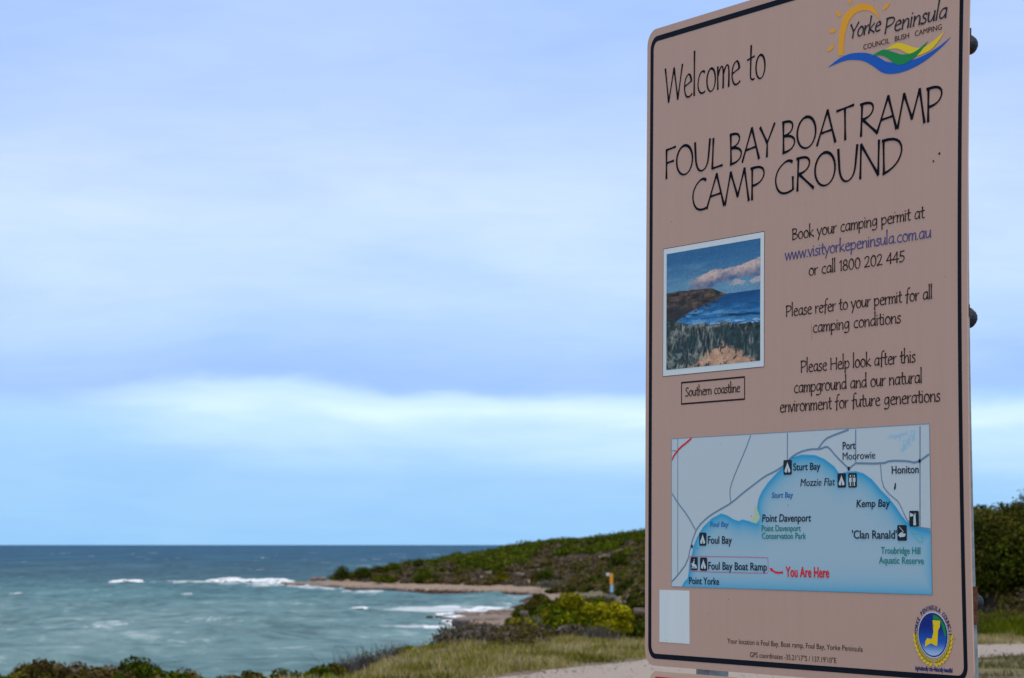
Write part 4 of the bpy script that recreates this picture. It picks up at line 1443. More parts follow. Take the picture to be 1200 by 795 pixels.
# sky
c_ = blend((36, 88, 138), (84, 128, 164), sst(0, .42, t_) + .25 * (fb(4, 14, 4, 301) - .5))
c_ = over(c_, (96, 136, 168), .45 * sst(.52, .72, fb(3, 22, 5, 317)) * sst(.05, .2, t_))
c_ = over(c_, (120, 140, 166), .5 * sst(.33, .40, t_) * (1 - sst(.1, .5, s_)))
# billowing cloud bank, lit on top and blue below
cen = .305 - .075 * sst(.2, .9, s_)
den = .62 * fb(6, 20, 6, 302, .6) + .17 + .9 * (.055 + .03 * s_ - np.abs(t_ - cen)) / .05 * .42 - .125
cm = sst(.44, .54, den) * sst(.20, .36, s_)
lit_ = np.clip(.5 + (cen - t_) * 9 + 1.4 * (fb(14, 20, 5, 303) - .5), 0, 1)
c_ = c_ * (1 - cm)[:, None] + blend((70, 90, 130), (172, 156, 158), lit_) * cm[:, None]
den2 = fb(8, 16, 6, 318, .55) + .3 * (.03 - np.abs(t_ - .335)) / .03
cm = .85 * sst(.58, .68, den2) * sst(.62, .78, s_)
c_ = over(c_, (156, 150, 158), cm)
# sea
seaM = sst(.414, .420, t_ + .004 * (fb(40, 1, 2, 319) - .5))
sc_ = blend((8, 62, 116), (26, 96, 156), sst(.42, .7, t_) + .8 * (fb(8, 60, 5, 304) - .5))
wv_ = fb(6, 34, 6, 320, .6)
near_ = sst(.46, .58, t_) * (1 - sst(.35, 1.1, s_ - .6 * (t_ - .5)))
sc_ = over(sc_, (108, 150, 192), .85 * sst(.47, .62, wv_) * near_)
sc_ = over(sc_, (60, 120, 178), .5 * sst(.45, .6, fb(12, 70, 4, 321)) * sst(.45, .6, t_))
sc_ = over(sc_, (146, 172, 200), .8 * sst(.50, .60, fb(9, 60, 5, 305, .6)) * sst(.60, .66, t_))
wl = np.abs(t_ - (.555 + .055 * s_ + .016 * (fb(9, 0, 3, 322) - .5)))
sc_ = over(sc_, (10, 30, 58), .8 * (1 - sst(.006, .020, wl + .01 * fb(30, 30, 3, 323))) * sst(.56, .68, s_))
c_ = c_ * (1 - seaM)[:, None] + sc_ * seaM[:, None]
# headland
hl_top = np.interp(s_, [0, .25, .5, .58, .66, 1], [.335, .338, .352, .385, .416, .42]) + .012 * (fb(22, 0, 4, 306) - .3)
hl_bot = np.interp(s_, [0, .1, .18, .3, .45, .56, .66, 1], [.63, .60, .55, .505, .47, .45, .424, .41]) + .05 * (fb(11, 11, 5, 307) - .5)
hm_ = sst(-.004, .004, t_ - hl_top) * (1 - sst(-.006, .006, t_ - hl_bot)) * (1 - sst(.66, .68, s_))
hc = blend((16, 20, 30), (104, 84, 70), 1.9 * (fb(16, 44, 5, 308, .6) - .28))
hc = over(hc, (58, 66, 52), .5 * sst(.5, .65, fb(9, 14, 3, 324)))
hc = over(hc, (30, 30, 40), .7 * sst(.42, .52, t_ + .15 * (fb(12, 12, 3, 325) - .5)) * (1 - sst(.3, .55, s_)))
c_ = c_ * (1 - hm_)[:, None] + hc * hm_[:, None]
rk = sst(.56, .62, fb(34, 70, 4, 326)) * (1 - sst(.015, .05, np.abs(t_ - hl_bot - .02))) * (1 - sst(.5, .62, s_))
c_ = over(c_, (28, 38, 52), .8 * rk)
# foreshore, scrub and dune
shore = .585 + .065 * sst(.08, .35, s_) + .03 * sst(.4, 1, s_) + .05 * (fb(14, 0, 5, 309) - .5)
dm = sst(-.006, .006, t_ - shore)
ang_ = s_ * 52 + 7 * (t_ - .6) * (fb(5, 5, 2, 327) - .5) * 4
blade = fbm(ang_, t_ * 16, 5, 310, .6)
dc = blend((8, 22, 32), (120, 130, 130), 2.1 * (blade - .28))
dc = over(dc, (22, 46, 54), .75 * sst(.42, .6, fb(7, 9, 4, 311)))
dc = over(dc, (128, 138, 132), .6 * sst(.52, .66, fb(26, 20, 4, 328)) * (1 - sst(.1, .5, np.abs(s_ - .2))))
dc = over(dc, (142, 128, 118), .85 * sst(0, .015, t_ - shore) * (1 - sst(.02, .055, t_ - shore + .03 * fb(30, 30, 2, 329))) * sst(.28, .42, s_) * (1 - sst(.72, .9, s_)))
dune = sst(0, .06, t_ - (.785 + .50 * np.abs(s_ - .62) + .15 * (fb(14, 18, 5, 312, .6) - .5)))
dc = dc * (1 - .93 * dune)[:, None] + blend((112, 88, 78), (182, 150, 130), .3 + .9 * fb(18, 26, 4, 332)) * (.93 * dune)[:, None]
dc = over(dc, (36, 44, 44), .85 * sst(.60, .68, fbm(ang_ * .8, t_ * 20, 4, 333, .6)))
dc = over(dc, (14, 22, 28), .8 * sst(.52, .62, fb(40, 26, 4, 314)) * (1 - dune) * sst(.62, .72, s_) * (1 - sst(.72, .80, t_)))
c_ = c_ * (1 - dm)[:, None] + dc * dm[:, None]
c_ = np.clip(c_ * (.90 + .20 * fb(90, 70, 2, 315))[:, None], 2, 255)
sheet('coast_picture', uv_, f_, M_PRINT, sign, .0008, col=ink_np(c_))

# ---- map
mu0, mv0, mu1, mv1 = .1160, .9560, 1.0770, 1.2895
s_, t_, uv_, f_ = grid_uv(mu0, mv0, mu1, mv1, 520, 190)
COAST = [(158.5, 1289.5), (169.3, 1278.4), (183.7, 1270.6), (187.3, 1259.1), (191.0, 1236.2), (201.7, 1217.0), (208.9, 1198.0), (223.2, 1178.9), (248.1, 1156.2), (283.3, 1137.4), (321.6, 1126.3), (345.6, 1130.2), (372.9, 1139.7), (393.3, 1143.5), (406.8, 1139.9), (440.3, 1144.6), (463.5, 1147.5), (467.0, 1132.8), (465.5, 1114.4), (470.7, 1096.1), (484.1, 1079.8), (507.3, 1061.8), (540.1, 1042.3), (566.1, 1028.4), (598.4, 1009.2), (636.6, 1004.8), (683.6, 1006.9), (717.6, 1015.7), (754.1, 1032.4), (772.1, 1048.6), (799.2, 1043.9), (829.1, 1043.6), (855.7, 1048.5), (884.8, 1061.1), (916.2, 1084.0), (941.8, 1099.7), (964.2, 1117.0), (980.8, 1132.4), (997.3, 1146.0), (1019.5, 1154.5), (1038.8, 1159.6), (1077.5, 1163.8)]
COAST = [(a * mm, b * mm) for a, b in COAST]
SEA_POLY = COAST + [(1.09, 1.165), (1.09, 1.30), (.1585, 1.30)]
dd = sdist(uv_[:, 0], uv_[:, 1], SEA_POLY)
land_c = np.tile(cl(150, 170, 190), (len(s_), 1))
wat = cl(128, 160, 186)[None] + (cl(20, 126, 186) - cl(128, 160, 186))[None] * np.exp(-np.maximum(dd, 0) / .017)[:, None]
a = np.clip((dd + .0009) / .0018, 0, 1)
c_ = land_c * (1 - a)[:, None] + wat * a[:, None]
LAKE = [(a_ * mm, b_ * mm) for a_, b_ in [(926.9, 976.2), (1037.8, 964.4), (1028.9, 992.8), (974.9, 1016.8), (989.6, 988.3), (938.4, 979.9)]]
lk = sdist(uv_[:, 0], uv_[:, 1], LAKE) + .010 * (fbm(uv_[:, 0] * 120, uv_[:, 1] * 120, 3, 330) - .45)
c_ = over(c_, (116, 160, 194), .8 * np.clip(lk / .004, 0, 1) * (fbm(uv_[:, 0] * 220, uv_[:, 1] * 220, 2, 331) > .42))
PARK = [(a_ * mm, b_ * mm) for a_, b_ in [(440.3, 1146), (453.7, 1132.7), (457.3, 1106), (467.1, 1120), (476.9, 1136.5), (463.5, 1149)]]
c_ = over(c_, (142, 170, 150), np.clip(sdist(uv_[:, 0], uv_[:, 1], PARK) / .002 + .5, 0, 1))
maps = sheet('map_board', uv_, f_, M_PRINT, sign, .0004, col=ink_np(c_))
M_ROADINK = sign_mat('map_road_ink', ink(84, 116, 146), .4, .03)
M_MAPTXT = sign_mat('map_text_ink', ink(14, 28, 52), .5, .03)
M_MAPGRN = sign_mat('map_green_ink', ink(14, 112, 118), .4, .03)
M_MAPBLU = sign_mat('map_blue_ink', ink(24, 92, 164), .4, .03)
M_MAPRED = sign_mat('map_red_ink', ink(176, 24, 44), .4, .03)
M_PINK = sign_mat('map_pink_ink', ink(150, 92, 124), .4, .03)
M_SYMB = sign_mat('symbol_black_ink', ink(16, 24, 36), .4, .03)
M_SYMW = sign_mat('symbol_white_ink', ink(150, 172, 190), .4, .03)
ring('map_edge', rrect(.1148, .9550, 1.0785, 1.2905, .0005), rrect(.1162, .9562, 1.0772, 1.2892, .0004), M_ROADINK, sign, .0007)


def rline(name, pts, wid, material, parent, w_=.0007, close=False, step=.012):
    pts = [(a_ * mm, b_ * mm) for a_, b_ in pts]
    if close:
        pts = pts + [pts[0]]
    uvs, fs, base = [], [], 0
    P_ = np.array(pts)
    # round the corners slightly, then cut in short pieces so that it follows the sheet
    if len(P_) > 3:
        q = [P_[0]]
        for j in range(1, len(P_) - 1):
            q += [P_[j] * .75 + P_[j - 1] * .25, P_[j] * .75 + P_[j + 1] * .25]
        q.append(P_[-1]); P_ = np.array(q)
    L_ = np.hypot(*np.diff(P_, axis=0).T).sum()
    n = max(len(P_) * 2, int(L_ / step))
    s__ = np.r_[0, np.cumsum(np.hypot(*np.diff(P_, axis=0).T))]
    qs = np.unique(np.r_[s__, np.linspace(0, s__[-1], n)])
    R = np.stack([np.interp(qs, s__, P_[:, j]) for j in (0, 1)], 1)
    keep = np.r_[True, np.hypot(*np.diff(R, axis=0).T) > 1e-6]
    R = R[keep]
    a_, b_ = ribbon(R, wid, 0)
    n = len(R)
    uv = np.concatenate([a_, b_])
    fs = [(j, j + 1, n + j + 1, n + j) for j in range(n - 1)]
    return sheet(name, uv, np.array(fs), material, parent, w_)


ROADS = [
    ([(142.1, 956.4), (142.3, 1261.6)], 2.6), ([(116.5, 982.8), (136.7, 983.3)], 1.8),
    ([(441.6, 957.3), (421.3, 988.1), (383.8, 1033.7), (359.7, 1068.7), (357.9, 1085.5), (362.9, 1104.2)], 3.4),
    ([(117.5, 1278.5), (140.5, 1265.4), (183.8, 1234.3), (196.0, 1200.0), (210, 1176), (226.8, 1155), (269.3, 1133.3), (311.2, 1119.5), (362.9, 1104.2), (414.0, 1080.7), (454.3, 1064.6), (497.5, 1047.0), (533.6, 1038.6), (572.6, 1024.9), (592.0, 1010.9), (627.2, 999.1), (668.2, 994.0), (705.5, 995.0), (724.1, 990.2), (736.3, 993.2), (760.5, 1011.5), (805.3, 1037.9)], 4.2),
    ([(582.9, 957.3), (582.3, 1016.0)], 3.4), ([(696.2, 993.8), (721.2, 975.0), (745.8, 968.7), (791.4, 960.5), (806.5, 957.4)], 4.2),
    ([(830.4, 958.3), (829.4, 1027.1), (805.3, 1037.9)], 3.6),
    ([(829.4, 1027.1), (923.1, 1030.1), (946.2, 1024.6), (1008.6, 1027.0), (1025.3, 1030.7), (1044.9, 1027.8), (1075.5, 1015.1)], 4.2),
    ([(914.4, 1030.8), (919.4, 1072.0), (939.1, 1089.4), (956.1, 1098.2), (972.9, 1106.9), (985.2, 1122.1), (992.1, 1132.4), (1003.0, 1146.0), (1019.5, 1152.8), (1033.3, 1157.7), (1076.0, 1161.3)], 2.6),
    ([(1047.6, 958.9), (1043.0, 1157.9)], 3.0), ([(118.6, 1079.6), (144.2, 1102.1), (184.0, 1129.3), (217, 1161.8)], 3.4)]
for q, (pts, wd_) in enumerate(ROADS):
    rline('map_road', pts, wd_ * mm, M_ROADINK, sign, .0006 + .00003 * q)
rline('map_highway', [(118.4, 1003.2), (125.7, 993.7), (151.3, 976.9), (183.9, 964.4), (201.0, 956.4)], 4.6 * mm, M_MAPRED, sign, .0011)
rline('reserve_outline', [(1013.5, 1168.0), (1049.6, 1169.7), (1048.9, 1193.1), (1013.5, 1168.0)], 1.5 * mm, sign_mat('reserve_ink', ink(70, 160, 160)), sign, .0007)
rline('place_box', [(195, 1220.9), (503, 1221.3), (506, 1224), (506.5, 1252.0), (503, 1255.6), (196, 1254.6), (193, 1251), (193, 1224)], 1.7 * mm, M_PINK, sign, .0007, close=True)
rline('red_arrow', [(520, 1247.5), (532.3, 1252.4), (545, 1253.6), (563.1, 1252.4)], 4.4 * mm, M_MAPRED, sign, .0009)


def poly(name, pts, material, parent, w_, **kw):
    """flat shape of printed colour (fan filled by triangulation)"""
    from mathutils.geometry import tessellate_polygon
    P_ = [(a_ * mm, b_ * mm) for a_, b_ in pts]
    tri = tessellate_polygon([[Vector((a_, b_, 0)) for a_, b_ in P_]])
    return sheet(name, P_, np.array([tuple(t3) for t3 in tri]), material, parent, w_, **kw)


def smooth_pts(pts, it=2):
    P_ = np.array(pts, float)
    for _ in range(it):
        nx_ = np.roll(P_, -1, axis=0)
        P_ = np.stack([P_ * .75 + nx_ * .25, P_ * .25 + nx_ * .75], 1).reshape(-1, 2)
    return [tuple(q) for q in P_]


poly('red_arrow_head', [(511.5, 1244.2), (524, 1243.8), (519, 1252.2)], M_MAPRED, sign, .00095)
for x, y, r__ in ((805.3, 1037.9, 4.4), (1045.2, 1027.8, 4.2), (203.0, 1199.0, 4.0)):
    poly('town_dot', [(x + r__ * math.cos(a_), y + r__ * math.sin(a_)) for a_ in np.linspace(0, 6.28, 14)[:-1]], M_SYMB, sign, .0011)
poly('black_mark', [(963.5, 1069), (966.5, 1071), (965.5, 1080), (961, 1084.5), (959.5, 1080), (961.5, 1074)], M_SYMB, sign, .0011)


def symbol(u0, v0, kind, sz_=29.5):
    u1, v1 = u0 + sz_, v0 + sz_
    sym = sheet('map_symbol', rrect(u0 * mm, v0 * mm, u1 * mm, v1 * mm, .003, 3, 2, 2), [list(range(28 + 4))][0:0] or np.array([(0, j, j + 1) for j in range(1, len(rrect(u0, v0, u1, v1, 3, 3, 2, 2)) - 1)]), M_SYMB, sign, .0012)
    def fig(pts, dw=0):
        poly('symbol_figure', [(u0 + a_ * sz_, v0 + b_ * sz_) for a_, b_ in pts], M_SYMW, sym, .0014 + dw)
    if kind == 'tent':
        fig([(.5, .12), (.56, .26), (.86, .72), (.80, .84), (.58, .86), (.5, .55), (.42, .86), (.20, .84), (.14, .72), (.44, .26)])
    elif kind == 'boat':
        fig([(.10, .86), (.10, .80), (.60, .80), (.90, .70), (.95, .86)])
        fig([(.12, .50), (.34, .44), (.56, .52), (.82, .60), (.86, .74), (.26, .76)], .00005)
        fig([(.48, .14), (.58, .16), (.58, .27), (.48, .27)], .0001)
        fig([(.40, .30), (.60, .32), (.54, .50), (.36, .46)], .00015)
    elif kind == 'toilet':
        for cx in (.27, .73):
            fig([(cx + .07 * math.cos(a_), .2 + .08 * math.sin(a_)) for a_ in np.linspace(0, 6.28, 9)[:-1]])
            fig([(cx - .13, .32), (cx + .13, .32), (cx + .15, .60), (cx + .07, .62), (cx + .07, .90), (cx - .07, .90), (cx - .07, .62), (cx - .15, .60)], .00005)
        fig([(.485, .1), (.515, .1), (.515, .92), (.485, .92)], .0001)
    elif kind == 'light':
        fig([(.48, .25), (.66, .25), (.72, .92), (.42, .92)])
        fig([(.08, .12), (.44, .22), (.44, .34), (.08, .38)], .00005)
        fig([(.60, .12), (.72, .22), (.60, .26)], .0001)
    elif kind == 'wreck':
        fig([(.10, .66), (.28, .52), (.50, .44), (.66, .54), (.92, .56), (.80, .74), (.30, .78)])
        fig([(.22, .12), (.27, .10), (.72, .44), (.66, .46)], .00005)
    return sym


symbol(233.6, 1168.2, 'tent', 29); symbol(197.5, 1222.8, 'boat', 29); symbol(236.5, 1223.4, 'tent', 29)
symbol(568.0, 1014.8, 'tent', 31); symbol(765.5, 1046.5, 'tent', 29.5); symbol(803.7, 1047.0, 'toilet', 29.5)
symbol(1009.0, 1125.5, 'light', 31); symbol(968.7, 1153.6, 'wreck', 31)
for tx, a_, b_, vb, cap, mt, sl in (
        ('Sturt Bay', 604.5, 704, 1037.5, 14.0, M_MAPTXT, 0), ('Mozzie Flat', 631.0, 755, 1071.0, 14.5, M_MAPTXT, .2),
        ('Sturt Bay', 522.0, 602, 1094.3, 11.0, M_MAPBLU, .2), ('Foul Bay', 269.0, 366, 1192.5, 15.5, M_MAPTXT, 0),
        ('Foul Bay', 279.0, 352, 1155.3, 10.5, M_MAPBLU, .2), ('Foul Bay Boat Ramp', 270.4, 502, 1249.5, 15.5, M_MAPTXT, 0),
        ('Point Yorke', 190.8, 314, 1282.8, 14.5, M_MAPTXT, 0), ('Point Davenport', 485.0, 668, 1145.2, 14.8, M_MAPTXT, .15),
        ('Point Davenport', 483.2, 631, 1165.2, 12.0, M_MAPGRN, 0), ('Conservation Park', 484.0, 650, 1181.5, 12.0, M_MAPGRN, 0),
        ('Port', 784.9, 829.5, 998.0, 14.5, M_MAPTXT, 0), ('Moorowie', 784.6, 897.5, 1019.4, 14.5, M_MAPTXT, 0),
        ('Honiton', 952.8, 1041.6, 1051.2, 14.5, M_MAPTXT, 0), ('Kemp Bay', 831.0, 944.0, 1116.7, 14.0, M_MAPTXT, .15),
        ("'Clan Ranald'", 814.5, 966.5, 1180.6, 15.5, M_MAPTXT, 0), ('Troubridge Hill', 913.2, 1043.0, 1210.6, 12.5, M_MAPGRN, 0),
        ('Aquatic Reserve', 905.4, 1053.5, 1230.2, 12.5, M_MAPGRN, 0)):
    sans('map_lettering', tx, a_ * mm, b_ * mm, vb * mm, cap * 1.06 * mm, mt, sign, sl, .0013, bold=0.0 if tx[0] == 'M' else .012)
sans('map_lettering', 'You Are Here', .5725, .7320, 1.2612, .0208, M_MAPRED, sign, 0, .0013, bold=.022)

# ---- pale sticker low on the left
plate('sticker', .0636, 1.2982, .1908, 1.4165, .001, .0003, M_WHITE, sign, w_=.0005, nv=6)

# ---- tourism logo
M_SUNY = sign_mat('logo_sun_ink', ink(186, 134, 26), .4, .03)
M_LB = sign_mat('logo_blue_ink', ink(10, 72, 162), .4, .03)
M_LG = sign_mat('logo_green_ink', ink(10, 112, 58), .4, .03)
M_LY = sign_mat('logo_yellow_ink', ink(190, 166, 26), .4, .03)
logo = empty('logo', tuple(S(np.array(.93), np.array(.15)) - OFF)); logo.parent = sign
bpy.data.objects.remove(logo)


def cr(pts, n=5, close=False):
    """smooth curve through points"""
    P_ = [np.array(p_) for p_ in pts]
    out_ = []
    for j in range(len(P_) - 1):
        p0 = P_[max(j - 1, 0)]; p1 = P_[j]; p2 = P_[j + 1]; p3 = P_[min(j + 2, len(P_) - 1)]
        for q in range(n):
            t = q / n
            out_.append(tuple(.5 * ((2 * p1) + (-p0 + p2) * t + (2 * p0 - 5 * p1 + 4 * p2 - p3) * t * t + (-p0 + 3 * p1 - 3 * p2 + p3) * t ** 3)))
    out_.append(tuple(P_[-1]))
    return out_


sun_o = cr([(766.3, 176.1), (766.1, 135.0), (779.6, 99), (809.3, 82.5), (848.2, 80.0), (886.9, 94.0), (911.1, 124.5)])
sun_i = cr([(911.1, 124.5), (881.2, 102.8), (848.5, 94.5), (818.7, 97.6), (797.1, 115.2), (785.7, 143.9), (783.0, 177.8)])
poly('logo_sun', sun_o + sun_i[1:], M_SUNY, sign, .0005)
for (x0, y0), (x1, y1) in (((726.0, 159.4), (749.9, 152.5)), ((731.8, 119.6), (755.3, 120.6)), ((754.2, 80.1), (772.4, 94.2)), ((799.8, 57.0), (807.2, 74.0)),
                           ((850, 52), (850.5, 68)), ((892.8, 62.3), (887.5, 78.7)), ((917.4, 105.0), (942.2, 94.4))):
    dx, dy = x1 - x0, y1 - y0
    L_ = math.hypot(dx, dy); ux, uy = dx / L_, dy / L_
    hw = 4.2
    pts = [(x0 + ux * L_ * (.5 - .5 * math.cos(a_)) - uy * hw * math.sin(a_), y0 + uy * L_ * (.5 - .5 * math.cos(a_)) + ux * hw * math.sin(a_)) for a_ in np.linspace(0, 6.28, 17)[:-1]]
    poly('logo_ray', pts, M_SUNY, sign, .0005)
bl_t = cr([(726.8, 195.3), (769.4, 181.9), (811.8, 178.4), (856.7, 184.0), (889.3, 193.4), (913.0, 204.2), (936.4, 215.0), (975.4, 223.1), (1008.1, 224.4), (1036.3, 223.3), (1064.2, 219.8), (1105.4, 210.8), (1145.9, 196.8)])
bl_b = cr([(1145.9, 196.8), (1119.0, 211.6), (1064.4, 231.8), (1008.6, 242.3), (960.1, 243.0), (922.4, 235.6), (892.8, 219.6), (863.0, 204.4), (833.1, 195.4), (787.8, 190.2), (726.8, 195.3)])
poly('logo_wave', bl_t + bl_b[1:-1], M_LB, sign, .0005)
gr_t = cr([(880.5, 195.0), (921.4, 188.0), (959.2, 198.8), (988.0, 207.9), (1027.6, 208.9), (1073, 193.3)])
gr_b = cr([(1073, 193.3), (1047.5, 211.5), (1016.6, 224.0), (982.6, 228.3), (959.6, 221.2), (936.3, 207.0), (912.8, 197.9), (880.5, 195.0)])
poly('logo_wave', gr_t + gr_b[1:-1], M_LG, sign, .0009)
ye_t = cr([(932, 188.9), (964.4, 181.4), (993.2, 187.3), (1030.2, 200.8), (1062, 203.8), (1090, 196), (1125.8, 182.5)])
ye_b = cr([(1125.8, 182.5), (1092.3, 208.3), (1058.1, 217.0), (1030.7, 216.7), (1005.6, 208.5), (970.5, 193.5), (932, 188.9)])
poly('logo_wave', ye_t + ye_b[1:-1], M_LY, sign, .0007)
GLB = dict(GL)
stroke_text('logo_lettering', 'Yorke', .8020, .9120, .1462, .0285, .0040, M_SYMB, sign, slant=.25, w_=.0009)
stroke_text('logo_lettering', 'Peninsula', .9230, 1.1310, .1560, .0305, .0040, M_SYMB, sign, slant=.25, w_=.0009)
sans('logo_lettering', 'COUNCIL   BUSH   CAMPING', .8536, 1.1150, .1775, .0108, M_TXT, sign, w_=.0009)

# ---- council emblem, bottom right
ECU, ECV = 1077.0, 1368.0


def ell(cx, cy, rx, ry, n=40, a0=0, a1=2 * math.pi):
    return [(cx + rx * math.cos(a_), cy + ry * math.sin(a_)) for a_ in np.linspace(a0, a1, n + 1)[:(n if a1 - a0 > 6.2 else n + 1)]]


M_ENAVY = sign_mat('emblem_navy_ink', ink(16, 34, 98), .4, .03)
M_EPALE = sign_mat('emblem_pale_ink', ink(150, 165, 190), .4, .03)
M_EGRN = sign_mat('emblem_green_ink', ink(8, 112, 62), .4, .03)
M_EYEL = sign_mat('emblem_yellow_ink', ink(186, 166, 20), .4, .03)
M_EOLV = sign_mat('emblem_wheat_ink', ink(146, 140, 34), .4, .05)
M_EOLD = sign_mat('emblem_wheat_dark_ink', ink(92, 96, 34), .4, .05)
poly('emblem_rim', ell(ECU, ECV, 48.0, 45.5), M_EPALE, sign, .0005)
poly('emblem_rim', ell(ECU, ECV, 46.0, 43.0), M_ENAVY, sign, .0007)
s2, t2 = np.meshgrid(np.linspace(0, 1, 13), np.linspace(0, 2 * math.pi, 41))
euv = np.stack([(ECU + 43.5 * s2 * np.cos(t2)) * mm, (ECV + 40.5 * s2 * np.sin(t2)) * mm], -1).reshape(-1, 2)
tv = (s2 * np.sin(t2)).ravel()
ecol = np.array([cl(12, 32, 112)] * len(tv)); ecol = over(ecol, (20, 70, 160), sst(-.5, .3, tv)); ecol = over(ecol, (130, 160, 205), sst(.25, .95, tv))
i_ = (np.arange(40)[:, None] * 13 + np.arange(12)[None]).ravel()
sheet('emblem_sky', euv, np.stack([i_, i_ + 13, i_ + 14, i_ + 1], 1), M_PRINT, sign, .0009, col=ink_np(ecol))
poly('emblem_land', [(1079, 1328.8), (1092, 1330.5), (1106, 1338), (1117, 1351), (1120.0, 1366), (1116, 1372), (1108, 1353.5), (1102.3, 1338.6), (1079.4, 1338.6)], M_EGRN, sign, .0011)
poly('emblem_peninsula', [(1077.9, 1339.3), (1102.2, 1339.5), (1100.4, 1351.9), (1094.7, 1358.7), (1090.8, 1388.6), (1082.7, 1388.1), (1072.0, 1384.3), (1061.0, 1388.0), (1051.3, 1392.5), (1053.1, 1381.6), (1058.8, 1374.8), (1073.7, 1375.9), (1079.7, 1362.5)], M_EYEL, sign, .0013)
# wheat wreath: grain shaped marks on both sides
for sgn in (-1, 1):
    for q in range(9):
        a_ = math.radians(90 - sgn * (8 + q * 9.8))
        for rr_, rot_, mt in ((52.5, .75, M_EOLV), (58.5, -.55, M_EYEL)):
            cx, cy = ECU + rr_ * 1.02 * math.cos(a_), ECV + rr_ * .99 * math.sin(a_)
            th = a_ + sgn * (math.pi / 2 - .0) + sgn * -rot_
            pts = [(cx + 6.6 * math.cos(b_) * math.cos(th) - 2.9 * math.sin(b_) * math.sin(th), cy + 6.6 * math.cos(b_) * math.sin(th) + 2.9 * math.sin(b_) * math.cos(th)) for b_ in np.linspace(0, 6.28, 9)[:-1]]
            poly('wheat_grain', pts, mt, sign, .0007 + .00004 * (q % 5) + (.0003 if mt is M_EYEL else 0))
    rline('wheat_stalk', [(ECU + 55.5 * math.cos(math.radians(90 - sgn * q)), ECV + 54 * math.sin(math.radians(90 - sgn * q))) for q in range(4, 100, 8)], 1.2 * mm, M_EOLD, sign, .0013)
# words round the rim
words = 'YORKE PENINSULA COUNCIL'
for q, ch in enumerate(words):
    if ch == ' ':
        continue
    a_ = math.radians(-180 + 2 + q * (176 / (len(words) - 1)))
    cu = bpy.data.curves.new('lettering', 'FONT'); cu.body = ch; cu.size = 13.0; cu.align_x = 'CENTER'; cu.offset = .35; cu.resolution_u = 2
    ob = bpy.data.objects.new('lettering_tmp', cu); COL.objects.link(ob)
    bpy.context.view_layer.update()
    me = bpy.data.meshes.new_from_object(ob); bpy.data.objects.remove(ob)
    co = np.zeros(len(me.vertices) * 3, dtype=np.float32); me.vertices.foreach_get('co', co); co = co.reshape(-1, 3)
    rx_ = 50.0 + co[:, 1]; ry_ = 48.5 + co[:, 1]
    aa = a_ + co[:, 0] * .86 / 54.0
    uu = (ECU + rx_ * np.cos(aa)) * mm; vv = (ECV + ry_ * np.sin(aa)) * mm
    me.vertices.foreach_set('co', (S(uu, vv, .0006) - OFF).astype(np.float32).ravel())
    me.materials.clear(); me.update()
    link('emblem_letter', me, M_ENAVY, sign)
sans('emblem_lettering', 'Agriculturally rich~Naturally beautiful', 1.0166, 1.1353, 1.4385, .0082, M_ENAVY, sign, w_=.0006, bold=.04)

# ---- little knocks and a rust run on the face
for (x, y, rx_, ry_, mt) in ((1111.7, 424.4, 3.4, 2.6, M_TXT), (1092.6, 437.3, 2.6, 2.4, M_TXT), (985, 148 + 210, .1, .1, M_TXT)):
    if rx_ > 1:
        poly('chip', [(x + rx_ * (1 + .3 * math.sin(3 * a_)) * math.cos(a_), y + ry_ * math.sin(a_)) for a_ in np.linspace(0, 6.28, 10)[:-1]], mt, sign, .0006)
spk = random.Random(5)
for _ in range(26):
    x, y, q_ = spk.uniform(40, 1160), spk.uniform(40, 1430), spk.uniform(.5, 1.3)
    poly('chip', [(x + q_ * math.cos(a_), y + q_ * spk.uniform(.7, 1.6) * math.sin(a_)) for a_ in np.linspace(0, 6.28, 7)[:-1]], M_TXT, sign, .0016)
rline('rust_run', [(672.6, 732), (672.0, 742), (673.4, 752), (674.4, 765)], 1.6 * mm, sign_mat('rust_stain', ink(152, 122, 110)), sign, .0006)


# ---- metalwork behind the board
def sbox(name, u0, u1, v0, v1, w0, w1, material, parent, root=None, tilt=0.0, flex=False, nv=2):
    vs = []
    for vv in np.linspace(v0, v1, nv):
        tw = tilt * (vv - v0) / (v1 - v0)
        for uu, ww in ((u0, w0), (u1, w0), (u1, w1 + tw), (u0, w1 + tw)):
            vs.append(S(np.array(uu), np.array(vv), 0, flex) + SN * ww)
    vs = np.array(vs) - (root if root is not None else OFF)
    fs = []
    for r0 in range(nv - 1):
        b0 = r0 * 4
        for a_ in range(4):
            fs.append((b0 + a_, b0 + (a_ + 1) % 4, b0 + 4 + (a_ + 1) % 4, b0 + 4 + a_))
    fs.append((0, 3, 2, 1)); fs.append(((nv - 1) * 4, (nv - 1) * 4 + 1, (nv - 1) * 4 + 2, (nv - 1) * 4 + 3))
    return link(name, np_mesh(name, vs, np.array(fs)), material, parent)


sbox('post', .168, .220, .04, 2.82, -.032, -.084, M_GALV, sign)
sbox('post', .985, 1.037, .04, 2.82, -.032, -.084, M_GALV, sign)
for vv in (.175, .705, 1.262):
    sbox('rail', .012, 1.120, vv, vv + .05, -.0085, -.030, M_GALV, sign)
sbox('edge_strip', 1.160, 1.1885, .06, 1.4705, -.0033, -.0085, M_GALV, sign, tilt=-.0125, flex=True, nv=16)


